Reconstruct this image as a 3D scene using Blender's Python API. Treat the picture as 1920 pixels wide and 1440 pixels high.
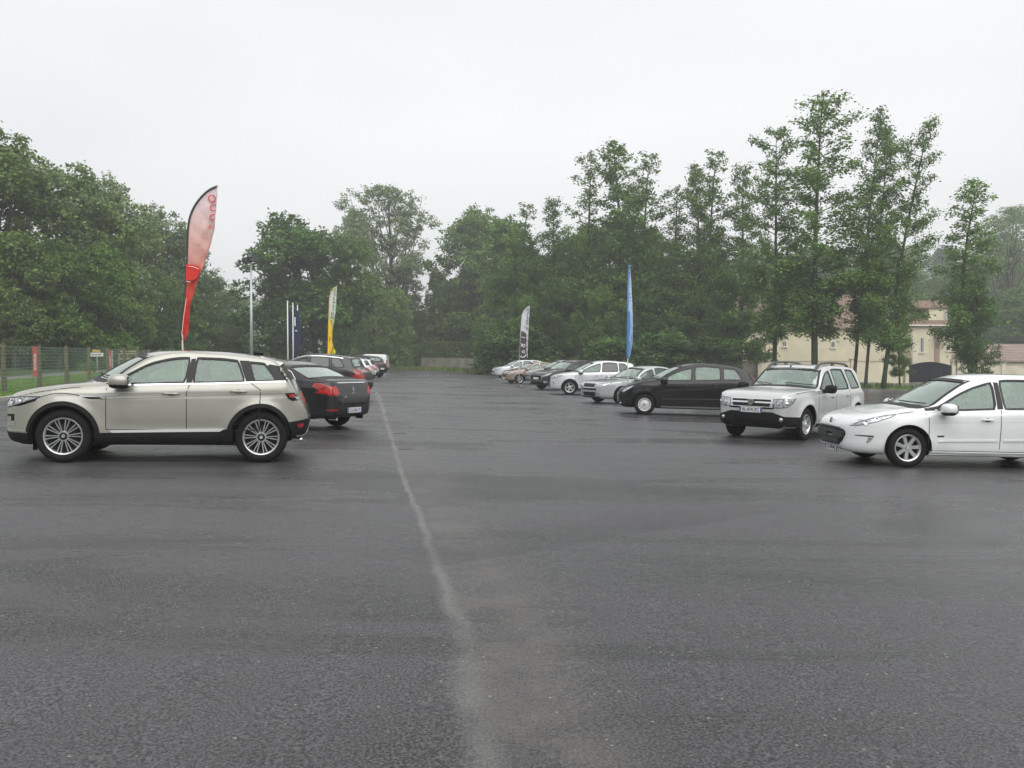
import bpy, bmesh, math, random
import numpy as np
from mathutils import Vector, Matrix, Euler
from mathutils.bvhtree import BVHTree
PI = math.pi
for o in list(bpy.data.objects): bpy.data.objects.remove(o)
sc = bpy.context.scene; COL = sc.collection

# ---------------------------------------------------------------- camera, sky, sun, exposure
FPX, EYE, SLOPE, HORIZON = 1700.0, 1.58, 0.023, 674.0
K = FPX/1450
PITCH = math.atan((720-HORIZON)/FPX)
cd = bpy.data.cameras.new('camera'); cam = bpy.data.objects.new('camera', cd); COL.objects.link(cam)
cd.lens = 36*FPX/1920; cd.sensor_width = 36; cd.clip_start = .1; cd.clip_end = 3000
cam.location = (0,0,EYE); cam.rotation_euler = (PI/2-PITCH,0,0); sc.camera = cam
sc.render.resolution_x = 1024; sc.render.resolution_y = 768
sc.view_settings.view_transform = 'Standard'; sc.view_settings.look = 'None'
sc.view_settings.exposure = 0.9; sc.view_settings.gamma = 1.0
w = bpy.data.worlds.new('World'); sc.world = w; w.use_nodes = True
nt = w.node_tree; nt.nodes.clear()
def N(nt, t, **k):
    n = nt.nodes.new(t)
    for a, b in k.items():
        if a.startswith('i_'): n.inputs[a[2:].replace('_',' ')].default_value = b
        else: setattr(n, a, b)
    return n
SUN_EL, SUN_AZ = math.radians(50), math.radians(158)     # soft glow of the cloud deck, behind the camera
sky = N(nt,'ShaderNodeTexSky', sky_type='NISHITA', sun_disc=False, sun_elevation=SUN_EL, sun_rotation=SUN_AZ)
mul = N(nt,'ShaderNodeVectorMath', operation='SCALE'); mul.inputs['Scale'].default_value = .1
tc = N(nt,'ShaderNodeTexCoord'); mp = N(nt,'ShaderNodeMapping'); mp.inputs['Scale'].default_value = (1,1,2.6)
nz = N(nt,'ShaderNodeTexNoise', i_Scale=1.3, i_Detail=3.0, i_Roughness=.5)
cr = N(nt,'ShaderNodeValToRGB'); cr.color_ramp.elements[0].position = .3; cr.color_ramp.elements[1].position = .7
cr.color_ramp.elements[0].color = (.490,.494,.497,1); cr.color_ramp.elements[1].color = (.590,.592,.594,1)
mx = N(nt,'ShaderNodeMix', data_type='RGBA'); mx.inputs[0].default_value = .95
bg = N(nt,'ShaderNodeBackground'); bg.inputs[1].default_value = 1.0; wo = N(nt,'ShaderNodeOutputWorld')
L = nt.links.new
L(sky.outputs[0], mul.inputs[0]); L(tc.outputs['Generated'], mp.inputs[0]); L(mp.outputs[0], nz.inputs['Vector'])
L(nz.outputs[0], cr.inputs[0]); L(mul.outputs[0], mx.inputs[6]); L(cr.outputs[0], mx.inputs[7]); L(mx.outputs[2], bg.inputs[0]); L(bg.outputs[0], wo.inputs[0])
sl = bpy.data.lights.new('sun','SUN'); sl.energy = 1.5; sl.angle = math.radians(75); sl.color = (1,.98,.95)
so = bpy.data.objects.new('sun', sl); COL.objects.link(so)
so.rotation_euler = Vector((-math.sin(SUN_AZ)*math.cos(SUN_EL), -math.cos(SUN_AZ)*math.cos(SUN_EL), -math.sin(SUN_EL))).to_track_quat('-Z','Y').to_euler()
try:
    sc.cycles.max_bounces = 8; sc.cycles.transparent_max_bounces = 24; sc.cycles.volume_bounces = 0
except Exception: pass

# ---------------------------------------------------------------- helpers
def gz(x): return -SLOPE*x                       # the lot falls gently to the right
def at(u, v=None, Y=None, z=None):
    """world point seen at photo pixel (u,v): on the ground, or at distance Y"""
    c, s = math.cos(PITCH), math.sin(PITCH)
    a, b = (u-960)/FPX, (720-v)/FPX if v is not None else 0
    d = Vector((a, c + b*s, -s + b*c))
    t = (Y/d.y) if Y else (EYE/(-(d.z + SLOPE*d.x)))
    return Vector((0,0,EYE)) + d*t
def link(o, parent=None):
    COL.objects.link(o)
    if parent: o.parent = parent
    return o
def tag(o, label=None, cat=None, group=None, kind=None):
    if label: o['label'] = label
    if cat: o['category'] = cat
    if group: o['group'] = group
    if kind: o['kind'] = kind
    return o
def empty(name, loc=(0,0,0), rot=(0,0,0)):
    o = bpy.data.objects.new(name, None); o.location = loc; o.rotation_euler = rot; o.empty_display_size = .2
    return link(o)
def mesh(name, verts, faces, mat, parent=None, smooth=False, angle=None, loc=None, mi=None):
    me = bpy.data.meshes.new(name)
    me.from_pydata([tuple(v) for v in verts], [], [tuple(f) for f in faces])
    for m in (mat if isinstance(mat,(list,tuple)) else [mat]): me.materials.append(m)
    if mi is not None: me.polygons.foreach_set('material_index', mi)
    if smooth:
        me.shade_smooth()
        if angle: me.set_sharp_from_angle(angle=math.radians(angle))
    o = bpy.data.objects.new(name, me)
    if loc is not None: o.location = loc
    return link(o, parent)
def bmobj(name, bm, mat, parent=None, smooth=False, angle=None, loc=None):
    me = bpy.data.meshes.new(name); bm.to_mesh(me); bm.free()
    for m in (mat if isinstance(mat,(list,tuple)) else [mat]): me.materials.append(m)
    if smooth:
        me.shade_smooth()
        if angle: me.set_sharp_from_angle(angle=math.radians(angle))
    o = bpy.data.objects.new(name, me)
    if loc is not None: o.location = loc
    return link(o, parent)
class MB:
    """collects simple shapes into one mesh"""
    def __init__(s): s.v, s.f = [], []
    def add(s, v, f):
        k = len(s.v); s.v += [Vector(p) for p in v]; s.f += [tuple(i+k for i in q) for q in f]; return s
    def box(s, c, d, rz=0, bev=0):
        c = Vector(c); h = Vector(d)/2; R = Matrix.Rotation(rz,3,'Z')
        if bev:
            bm = bmesh.new(); bmesh.ops.create_cube(bm, size=1)
            for v in bm.verts: v.co = Vector((v.co.x*d[0], v.co.y*d[1], v.co.z*d[2]))
            bmesh.ops.bevel(bm, geom=bm.edges[:], offset=bev, segments=2, affect='EDGES', clamp_overlap=True)
            bm.verts.index_update()
            s.add([c+R@v.co for v in bm.verts], [[v.index for v in f.verts] for f in bm.faces]); bm.free(); return s
        P = [c+R@Vector((x*h.x,y*h.y,z*h.z)) for z in (-1,1) for y in (-1,1) for x in (-1,1)]
        return s.add(P, [(0,2,3,1),(4,5,7,6),(0,1,5,4),(2,6,7,3),(0,4,6,2),(1,3,7,5)])
    def tube(s, pts, r, n=8, caps=True):
        pts = [Vector(p) for p in pts]; rr = r if isinstance(r,(list,tuple)) else [r]*len(pts)
        V, F = [], []
        up = None
        for i, p in enumerate(pts):
            t = (pts[min(i+1,len(pts)-1)]-pts[max(i-1,0)]).normalized()
            a = t.cross(Vector((0,0,1)) if abs(t.z) < .95 else Vector((1,0,0))).normalized() if up is None else (up - t*up.dot(t)).normalized()
            up = a; b = t.cross(a)
            V += [p + (a*math.cos(2*PI*k/n) + b*math.sin(2*PI*k/n))*rr[i] for k in range(n)]
        for i in range(len(pts)-1):
            for k in range(n):
                F.append((i*n+k, i*n+(k+1)%n, (i+1)*n+(k+1)%n, (i+1)*n+k))
        if caps: F.append(tuple(range(n))[::-1]); F.append(tuple((len(pts)-1)*n+k for k in range(n)))
        return s.add(V, F)
    def ball(s, c, r, n=12, m=8, e=1.0):
        c = Vector(c); r = r if isinstance(r,(tuple,list)) else (r,r,r)
        pw = lambda q: math.copysign(abs(q)**e, q)
        V = []
        for i in range(m+1):
            a = PI*i/m - PI/2
            for k in range(n):
                b = 2*PI*k/n
                V.append(c + Vector((r[0]*pw(math.cos(a))*pw(math.cos(b)), r[1]*pw(math.cos(a))*pw(math.sin(b)), r[2]*pw(math.sin(a)))))
        F = [(i*n+k, i*n+(k+1)%n, (i+1)*n+(k+1)%n, (i+1)*n+k) for i in range(m) for k in range(n)]
        return s.add(V, F)
    def lathe(s, prof, n=32, axis='y', c=(0,0,0)):
        c = Vector(c); V = []
        for (q, r) in prof:
            for k in range(n):
                a = 2*PI*k/n
                V.append(c + (Vector((r*math.cos(a), q, r*math.sin(a))) if axis == 'y' else Vector((r*math.cos(a), r*math.sin(a), q))))
        F = [(i*n+k, i*n+(k+1)%n, (i+1)*n+(k+1)%n, (i+1)*n+k) for i in range(len(prof)-1) for k in range(n)]
        return s.add(V, F)
    def prism(s, poly, y0, y1):
        n = len(poly)
        V = [(p[0], y0, p[1]) for p in poly] + [(p[0], y1, p[1]) for p in poly]
        F = [tuple(range(n)), tuple(range(2*n-1, n-1, -1))] + [(i, (i+1)%n+0, (i+1)%n+n, i+n)[::-1] for i in range(n)]
        return s.add(V, F)
    def obj(s, name, mat, parent=None, smooth=False, angle=None, loc=None):
        return mesh(name, s.v, s.f, mat, parent, smooth, angle, loc)

_m = {}
def pbr(name, col, rough=.6, metal=0, coat=0, nscale=0, namt=.25, col2=None, bump=0, bscale=20, detail=4, spec=.5, gen=False, emit=0):
    if name in _m: return _m[name]
    m = bpy.data.materials.new(name); m.use_nodes = True; t = m.node_tree; b = t.nodes['Principled BSDF']
    b.inputs['Base Color'].default_value = (*col,1); b.inputs['Roughness'].default_value = rough
    b.inputs['Metallic'].default_value = metal; b.inputs['Coat Weight'].default_value = coat; b.inputs['Coat Roughness'].default_value = .05
    b.inputs['Specular IOR Level'].default_value = spec
    co = t.nodes.new('ShaderNodeTexCoord')
    if nscale:
        n = N(t,'ShaderNodeTexNoise', i_Scale=nscale, i_Detail=float(detail), i_Roughness=.6)
        r = t.nodes.new('ShaderNodeValToRGB'); r.color_ramp.elements[0].position = .32; r.color_ramp.elements[1].position = .68
        c2 = col2 or tuple(c*(1-namt) for c in col)
        r.color_ramp.elements[0].color = (*c2,1); r.color_ramp.elements[1].color = (*[min(1,c*(1+(0 if col2 else namt*.5))) for c in col],1)
        t.links.new(co.outputs['Object'], n.inputs['Vector']); t.links.new(n.outputs[0], r.inputs[0]); t.links.new(r.outputs[0], b.inputs['Base Color'])
    if bump:
        n = N(t,'ShaderNodeTexNoise', i_Scale=bscale, i_Detail=3.0); bp = N(t,'ShaderNodeBump', i_Strength=bump, i_Distance=.01)
        t.links.new(co.outputs['Object'], n.inputs['Vector']); t.links.new(n.outputs[0], bp.inputs['Height']); t.links.new(bp.outputs[0], b.inputs['Normal'])
    if emit:
        b.inputs['Emission Color'].default_value = (*col,1); b.inputs['Emission Strength'].default_value = emit
    _m[name] = m; return m
def paint(name, col, metal=.35, rough=.38, spec=.5, coat=1.0):
    """wet car paint: clear coat with a fine skin of rain drops"""
    if name in _m: return _m[name]
    m = pbr(name, col, rough, metal, coat, nscale=3, namt=.05, spec=spec)
    t = m.node_tree; b = t.nodes['Principled BSDF']; co = t.nodes['Texture Coordinate']
    v = N(t,'ShaderNodeTexVoronoi', i_Scale=90.0); bp = N(t,'ShaderNodeBump', i_Strength=.04, i_Distance=.003)
    t.links.new(co.outputs['Object'], v.inputs['Vector']); t.links.new(v.outputs['Distance'], bp.inputs['Height']); t.links.new(bp.outputs[0], b.inputs['Coat Normal'])
    b.inputs['Coat Roughness'].default_value = .05
    return m
def glass(name, tint, rough=.03, k=.9, refl=1.0):
    if name in _m: return _m[name]
    m = bpy.data.materials.new(name); m.use_nodes = True; t = m.node_tree; t.nodes.clear()
    o = t.nodes.new('ShaderNodeOutputMaterial'); mixs = t.nodes.new('ShaderNodeMixShader')
    tr = t.nodes.new('ShaderNodeBsdfTransparent'); tr.inputs[0].default_value = (*tint,1)
    gl = t.nodes.new('ShaderNodeBsdfGlossy'); gl.inputs['Roughness'].default_value = rough; gl.inputs[0].default_value = (.95,1,.97,1)
    lw0 = N(t,'ShaderNodeLayerWeight', i_Blend=.5); lw = N(t,'ShaderNodeMath', operation='POWER'); lw.inputs[1].default_value = 3.6; t.links.new(lw0.outputs['Facing'], lw.inputs[0])
    mm = N(t,'ShaderNodeMath', operation='MULTIPLY_ADD'); mm.inputs[1].default_value = k; mm.inputs[2].default_value = .07*refl; mm.use_clamp = True
    # water film on the glass scatters a little light
    df = t.nodes.new('ShaderNodeBsdfDiffuse'); df.inputs[0].default_value = (.50,.58,.54,1)
    m2 = t.nodes.new('ShaderNodeMixShader'); m2.inputs[0].default_value = min(.3,.055*refl)
    t.links.new(lw.outputs[0], mm.inputs[0]); t.links.new(mm.outputs[0], mixs.inputs[0])
    t.links.new(tr.outputs[0], m2.inputs[1]); t.links.new(df.outputs[0], m2.inputs[2])
    t.links.new(m2.outputs[0], mixs.inputs[1]); t.links.new(gl.outputs[0], mixs.inputs[2]); t.links.new(mixs.outputs[0], o.inputs[0])
    _m[name] = m; return m
def text_mesh(name, s, size, mat, parent, M, ext=.002, align='CENTER', sx=1.0):
    """lettering as real geometry; M maps text space (x right, y up, z towards the reader)"""
    c = bpy.data.curves.new(name,'FONT'); c.body = s; c.size = size; c.align_x = align; c.align_y = 'CENTER'; c.extrude = ext; c.offset = size*.012
    o = bpy.data.objects.new(name+'_tmp', c); me = bpy.data.meshes.new_from_object(o)
    bpy.data.objects.remove(o); me.name = name; me.materials.clear(); me.materials.append(mat)
    for v in me.vertices: v.co = M @ Vector((v.co.x*sx, v.co.y, v.co.z))
    return link(bpy.data.objects.new(name, me), parent)
# ---------------------------------------------------------------- ground, asphalt, kerbs, grass
def asphalt_material():
    m = bpy.data.materials.new('wet_asphalt'); m.use_nodes = True; t = m.node_tree; b = t.nodes['Principled BSDF']; l = t.links.new
    co = t.nodes.new('ShaderNodeTexCoord'); sp = t.nodes.new('ShaderNodeSeparateXYZ'); l(co.outputs['Object'], sp.inputs[0])
    def noise(scale, detail=4., rough=.6, vec=None, dist=0.):
        n = N(t,'ShaderNodeTexNoise', i_Scale=scale, i_Detail=detail, i_Roughness=rough, i_Distortion=dist); l(vec or co.outputs['Object'], n.inputs['Vector']); return n.outputs[0]
    def ma(op, a, c=None, d=None, clamp=False):
        n = N(t,'ShaderNodeMath', operation=op); n.use_clamp = clamp
        for i, q in enumerate((a,c,d)):
            if q is None: continue
            if isinstance(q,(int,float)): n.inputs[i].default_value = q
            else: l(q, n.inputs[i])
        return n.outputs[0]
    def ramp(x, p0, p1, c0=0, c1=1):
        n = N(t,'ShaderNodeMapRange'); n.interpolation_type = 'SMOOTHSTEP'
        for i, q in zip((1,2,3,4),(p0,p1,c0,c1)): n.inputs[i].default_value = q
        l(x, n.inputs[0]); return n.outputs[0]
    # joint between two asphalt lanes: x as a function of y
    fc = t.nodes.new('ShaderNodeFloatCurve'); cv = fc.mapping.curves[0]
    seam = [at(u,v) for u, v in ((905,1436),(884,1300),(868,1200),(843,1120),(815,1050),(795,985),(770,930),(750,880),(740,840),(727,800),(716,762),(706,735),(700,712))]
    fc.mapping.use_clip = False
    pts = [(p.y/60, (p.x+12)/14) for p in seam]
    pts = [(0, pts[0][1]+.003)] + pts + [(1, pts[-1][1]-.2)]
    while len(cv.points) < len(pts): cv.points.new(.5,.5)
    for q, p in zip(cv.points, sorted(pts)): q.location = p; q.handle_type = 'VECTOR'
    fc.mapping.update()
    l(ma('DIVIDE', sp.outputs[1], 60.), fc.inputs['Value'])
    sx = ma('SUBTRACT', ma('MULTIPLY', fc.outputs[0], 14.), 12.)
    d = ma('SUBTRACT', sp.outputs[0], sx)                                    # signed distance to the joint
    d = ma('ADD', d, ma('MULTIPLY', ma('SUBTRACT', noise(1.6,5.), .5), .13))
    d = ma('ADD', d, ma('MULTIPLY', ma('SUBTRACT', noise(22.,3.), .5), .05))
    wide = ma('ADD', ramp(sp.outputs[1], 7.5, 4., .055, .13), ma('MULTIPLY', ramp(sp.outputs[1], 8., 45.), .10))
    line = ma('SUBTRACT', 1., ma('DIVIDE', ma('ABSOLUTE', d), wide), clamp=True)
    line = ma('MULTIPLY', ramp(line, 0., .95), ma('MULTIPLY', ramp(noise(1.1,3.), .25, .55, .35, 1.), ramp(sp.outputs[1], 3.6, 7.5, .8, 1.)))
    # pale scuffed band to the right of the joint
    band = ma('MULTIPLY', ramp(d, -.05, .12), ramp(d, .9, .25))
    band = ma('MULTIPLY', band, ramp(noise(1.6,5.,.7), .35, .65, .15, 1.))
    band = ma('MULTIPLY', band, ramp(sp.outputs[1], 16., 3., .25, 1.))
    mpx = t.nodes.new('ShaderNodeMapping'); mpx.inputs['Scale'].default_value = (.16,.55,1); l(co.outputs['Object'], mpx.inputs[0])
    big = noise(.9, 9., .62, mpx.outputs[0], .9)
    mpy = t.nodes.new('ShaderNodeMapping'); mpy.inputs['Scale'].default_value = (.5,.16,1); mpy.inputs['Rotation'].default_value = (0,0,.25); l(co.outputs['Object'], mpy.inputs[0])
    big2 = noise(.7, 4., .6, mpy.outputs[0])
    grain = noise(70., 4., .8); grain2 = noise(260., 2., .7)
    vor = N(t,'ShaderNodeTexVoronoi', i_Scale=42.0); l(co.outputs['Object'], vor.inputs['Vector'])
    # colour
    base = t.nodes.new('ShaderNodeValToRGB'); e = base.color_ramp.elements; e[0].position = .45; e[1].position = .575
    e[0].color = (.004,.004,.005,1); e[1].color = (.125,.123,.130,1); l(ma('ADD', ma('MULTIPLY', grain, .7), ma('MULTIPLY', grain2, .3)), base.inputs[0])
    def mix(f, a, c, typ='MIX'):
        n = N(t,'ShaderNodeMix', data_type='RGBA', blend_type=typ); n.clamp_factor = True
        for i, q in ((0,f),(6,a),(7,c)):
            if isinstance(q,(int,float)): n.inputs[i].default_value = q
            elif isinstance(q, tuple): n.inputs[i].default_value = (*q,1)
            else: l(q, n.inputs[i])
        return n.outputs[2]
    g = N(t,'ShaderNodeMapRange'); g.inputs[1].default_value = .3; g.inputs[2].default_value = .7; g.inputs[3].default_value = .62; g.inputs[4].default_value = 1.2; l(big, g.inputs[0])
    cc = t.nodes.new('ShaderNodeCombineColor')
    for i in range(3): l(g.outputs[0], cc.inputs[i])
    c = mix(1., base.outputs[0], cc.outputs[0], 'MULTIPLY')
    c = mix(ma('MULTIPLY', band, ma('ADD', .10, ma('MULTIPLY', grain, 1.1))), c, (.135,.122,.110))
    c = mix(ma('MULTIPLY', line, ma('ADD', .05, ma('MULTIPLY', grain, 1.0))), c, (.18,.183,.17))
    # one lane laid over another: darker, coarser strip beyond an oblique edge, and a pale dried line on the left
    def half(A, B, near, far):
        A, B = at(*A), at(*B); dx, dy = B.x-A.x, B.y-A.y; ln = math.hypot(dx,dy); nx_, ny_ = -dy/ln, dx/ln
        t_ = ma('ADD', ma('ADD', ma('MULTIPLY', sp.outputs[0], nx_), ma('MULTIPLY', sp.outputs[1], ny_)), -(A.x*nx_+A.y*ny_))
        t_ = ma('ADD', t_, ma('MULTIPLY', ma('SUBTRACT', noise(1.3,4.), .5), .35))
        u_ = ma('ADD', ma('ADD', ma('MULTIPLY', sp.outputs[0], dx/ln), ma('MULTIPLY', sp.outputs[1], dy/ln)), -(A.x*dx+A.y*dy)/ln)
        return t_, u_, ln
    t_, u_, ln_ = half((830,1062),(1500,955),0,0)
    dk = ma('MULTIPLY', ma('MULTIPLY', ramp(t_,-.03,.10), ramp(t_,1.5,.1)), ma('MULTIPLY', ramp(u_,-.2,.3), ramp(u_,ln_+1.5,ln_*.4)))
    t2, u2, ln2 = half((420,938),(745,932),0,0)
    pl_ = ma('MULTIPLY', ramp(ma('ABSOLUTE', t2),.16,.02), ma('MULTIPLY', ramp(u2,-.6,.8), ramp(u2,ln2+.1,ln2-.2)))
    c = mix(ma('MULTIPLY', dk, .30), c, (.006,.006,.007)); c = mix(ma('MULTIPLY', pl_, .28), c, (.12,.12,.12))
    # a few pale stones
    wn = N(t,'ShaderNodeTexWhiteNoise'); l(vor.outputs['Position'], wn.inputs[0])
    st = ma('MULTIPLY', ma('GREATER_THAN', wn.outputs[0], .993), ramp(vor.outputs['Distance'], .42, .2))
    c = mix(ma('MULTIPLY', st, .8), c, (.32,.30,.24))
    l(c, b.inputs['Base Color'])
    # wetness
    r = ma('ADD', ramp(big, .36, .64, .13, .42), ma('MULTIPLY', ramp(big2, .3, .7), .10))
    r = ma('ADD', r, ma('MULTIPLY', dk, .05)); r = ma('ADD', r, ma('MULTIPLY', line, .10)); r = ma('ADD', r, ma('MULTIPLY', band, .06)); l(r, b.inputs['Roughness'])
    b.inputs['Specular IOR Level'].default_value = .5
    h = ma('ADD', ma('MULTIPLY', grain, 1.), ma('MULTIPLY', vor.outputs['Distance'], -.6))
    bp = N(t,'ShaderNodeBump', i_Strength=.8, i_Distance=.008); l(h, bp.inputs['Height']); l(bp.outputs[0], b.inputs['Normal'])
    return m
ASPH = asphalt_material()
GRASS = pbr('grass_turf', (.15,.24,.05), .9, nscale=.8, col2=(.09,.15,.035), bump=.6, bscale=25, detail=8, spec=.2)
VERGE = pbr('rough_verge', (.10,.14,.045), .9, nscale=.5, col2=(.05,.075,.025), bump=.6, bscale=12, detail=8, spec=.2)
KERB = pbr('kerb_concrete', (.36,.35,.32), .75, nscale=4, namt=.25, bump=.2)
def sheet(name, poly, dz, mat, kind='structure'):
    V = [(x, y, gz(x)+dz) for x, y in poly]
    return tag(mesh(name, V, [range(len(V))], mat), kind=kind)
# soil and hills: one broad sheet reaching the horizon, rising behind the houses on the right
def hill(x, y):
    y = y/K; h = gz(max(-60,min(70,x))) - .06
    if y > 100:
        k = min(1,(y-100)/120); k = k*k*(3-2*k)
        h += k*(15*max(0,min(1,(x-25)/70)) + 3)
    return h
xs = np.linspace(-700,700,71); ys = np.concatenate([np.linspace(-60,220,36), np.linspace(260,1400,20)])
V = [(x,y,hill(x,y)) for y in ys for x in xs]; nx = len(xs)
F = [(j*nx+i, j*nx+i+1, (j+1)*nx+i+1, (j+1)*nx+i) for j in range(len(ys)-1) for i in range(nx-1)]
tag(mesh('ground', V, F, VERGE, smooth=True), kind='structure')
KD = Vector((-.25,.97*K)); PS = 3.4*KD.length; KD.normalize()
k0 = at(0,753); KA = Vector((k0.x,k0.y)) - KD*40; KB = Vector((k0.x,k0.y)) + KD*82
FE = [(x,y*K) for x,y in ((-15.6,100),(-1.1,81.5),(10,71.5),(26.5,56.5),(60,47))]       # far edge of the lot
lot = [(KA.x,KA.y),(60,KA.y),(60,47*K)] + FE[::-1][1:] + [(KB.x,KB.y)]
sheet('parking_lot', lot, 0, ASPH)
def ribbon(name, a, b, off, wd, h, mat, z0=-.05):
    """a raised strip (kerb) along a-b"""
    a, b = Vector(a), Vector(b); n = int((b-a).length/3)+1; d = (b-a).normalized(); q = Vector((-d.y,d.x))
    mb = MB()
    V = []
    for i in range(n+1):
        p = a+(b-a)*i/n
        for s, z in ((off,z0),(off,h-.015),(off+.015,h),(off+wd-.015,h),(off+wd,h-.015),(off+wd,z0)):
            r = p+q*s; V.append((r.x,r.y,gz(r.x)+z))
    F = [(i*6+k, i*6+k+1, (i+1)*6+k+1, (i+1)*6+k) for i in range(n) for k in range(5)]
    return tag(mesh(name, V, F, mat), kind='structure')
ribbon('kerb', KA, KB, 0, .14, .12, KERB)
for a, b_ in zip(FE, FE[1:]): ribbon('kerb', b_, a, -.14, .13, .05, pbr('weathered_kerb',(.20,.19,.16),.8,nscale=3))
# grass inside the fence, grey path beyond it, lawn beyond the path
nrm = Vector((-KD.y, KD.x))
def strip(name, o0, o1, dz, mat):
    P = [KA+nrm*o0, KB+nrm*o0, KB+nrm*o1, KA+nrm*o1]
    n = 30; V = []
    for i in range(n+1):
        for o_ in (o0,o1):
            p = KA+(KB-KA)*i/n+nrm*o_; V.append((p.x,p.y,gz(p.x)+dz))
    return tag(mesh(name, V, [(i*2,i*2+2,i*2+3,i*2+1) for i in range(n)], mat), kind='structure')
tag(mesh('verge', [(x,y,gz(x)+.02) for x,y in [(FE[0][0]-22,FE[0][1]+2),(FE[0][0]-22,FE[0][1]+26*K),(FE[1][0]+4,FE[0][1]+22*K),(FE[2][0],FE[2][1]+9),(FE[2][0],FE[2][1]+.2),(FE[1][0],FE[1][1]+.2),(FE[0][0],FE[0][1]+.2)]], [range(7)], pbr('verge_grass',(.17,.25,.06),.9,nscale=.7,col2=(.09,.14,.035),detail=8,spec=.2)), kind='structure')
strip('lawn', .14, 5.0, .075, GRASS)
strip('path', 5.004, 7.0, .04, pbr('path_tarmac', (.16,.16,.155), .6, nscale=2, namt=.3, bump=.2))
strip('far_lawn', 7.004, 34, .055, pbr('far_grass', (.05,.09,.025), .9, nscale=.5, col2=(.025,.045,.015), detail=8, spec=.2))
# road and grass strip in front of the houses
def band(name, pts, dz, mat): return sheet(name, [(x,y*K) for x,y in pts], dz, mat)
band('road', [(20.5,70),(120,57),(120,72),(26,87)], -.03, pbr('road_tarmac',(.11,.108,.105),.5,nscale=1,namt=.25,bump=.2))
band('grass_strip', [(10,71.7),(26.5,56.7),(60,47.2),(62,52),(29,61.5),(14,77)], .03, GRASS)
# grass blades
rng = np.random.default_rng(5)
def blades(name, P, hmin, hmax, mat, label):
    n = len(P); a = rng.uniform(0,2*PI,n); h = rng.uniform(hmin,hmax,n); wd = h*.13+.01
    dx, dy = np.cos(a)*wd, np.sin(a)*wd; ln = rng.normal(0,.25,(n,2))*h[:,None]
    V = np.zeros((n,3,3)); V[:,0] = P+np.stack([-dx,-dy,0*dx],1); V[:,1] = P+np.stack([dx,dy,0*dx],1); V[:,2] = P+np.stack([ln[:,0],ln[:,1],h],1)
    o = fast(name, V.reshape(-1,3), np.arange(3*n).reshape(-1,3), mat); tag(o, label, 'grass', kind='stuff'); return o
def fast(name, V, F, mat, parent=None, loc=None):
    me = bpy.data.meshes.new(name); k = F.shape[1]
    me.vertices.add(len(V)); me.vertices.foreach_set('co', V.astype(np.float32).ravel())
    me.loops.add(F.size); me.loops.foreach_set('vertex_index', F.astype(np.int32).ravel())
    me.polygons.add(len(F)); me.polygons.foreach_set('loop_start', np.arange(0,F.size,k,dtype=np.int32)); me.polygons.foreach_set('loop_total', np.full(len(F),k,dtype=np.int32))
    me.update(calc_edges=True); me.materials.append(mat)
    o = bpy.data.objects.new(name, me)
    if loc is not None: o.location = loc
    return link(o, parent)
def scatter(n, a, b, w0, w1, dz=0):
    a, b = np.array(a,float), np.array(b,float); d = (b-a); q = np.array([-d[1],d[0]])/np.hypot(*d)
    t = rng.random(n)[:,None]; s = rng.uniform(min(w0,w1),max(w0,w1),n)[:,None]; p = a+d*t+q*s
    return np.column_stack([p, -SLOPE*p[:,0]+dz])
BL = pbr('grass_blades', (.17,.29,.06), .7, nscale=1.5, col2=(.10,.18,.04), spec=.2)
BL2 = pbr('weed_blades', (.15,.21,.05), .7, nscale=1.0, col2=(.08,.12,.03), spec=.2)
q0, q1 = KA+KD*30, KA+KD*75
blades('grass', scatter(26000, q0, q1, .15, 4.9, .07), .04, .11, BL, 'short green lawn between the kerb and the wire fence on the left')
blades('verge_weeds', np.concatenate([scatter(5000, FE[1], FE[0], .3, -6, -.02)]+[scatter(2600, FE[i+1], FE[i], -.3, -5, -.02) for i in range(0,4)]), .12, .55, BL2, 'rough weeds and long grass along the far edge of the lot')
blades('grass', scatter(9000, (26.5,56.7*K), (60,47.2*K), .2, 4.6, .03), .06, .2, BL, 'rough grass at the foot of the alders in front of the houses')
# small cracks and wet patches in the asphalt
WET = pbr('wet_patch', (.012,.012,.013), .22)
def patch(u0, v0, u1, v1, wd, sd):
    a, b_ = at(u0,v0), at(u1,v1); r = random.Random(sd); n = 14; top, bot = [], []
    for i in range(n+1):
        f = i/n; p = a.lerp(b_, f); k = wd*math.sin(PI*min(1,max(0,f)))**.5
        top.append((p.x, p.y+k*r.uniform(.4,1)+.01)); bot.append((p.x, p.y-k*r.uniform(.4,1)))
    tag(mesh('wet_patch', [(x,y,gz(x)+.004) for x,y in top+bot[::-1]], [range(2*n+2)], WET), kind='structure')
patch(745,842.5,780,842,.07,1); patch(735,813.5,762,812.5,.07,2); patch(910,757,1022,754.5,.12,3); patch(732,725.5,748,725.5,.12,4); patch(1100,763.5,1125,764.5,.07,5)
patch(722,778,740,777,.05,6)
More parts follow.
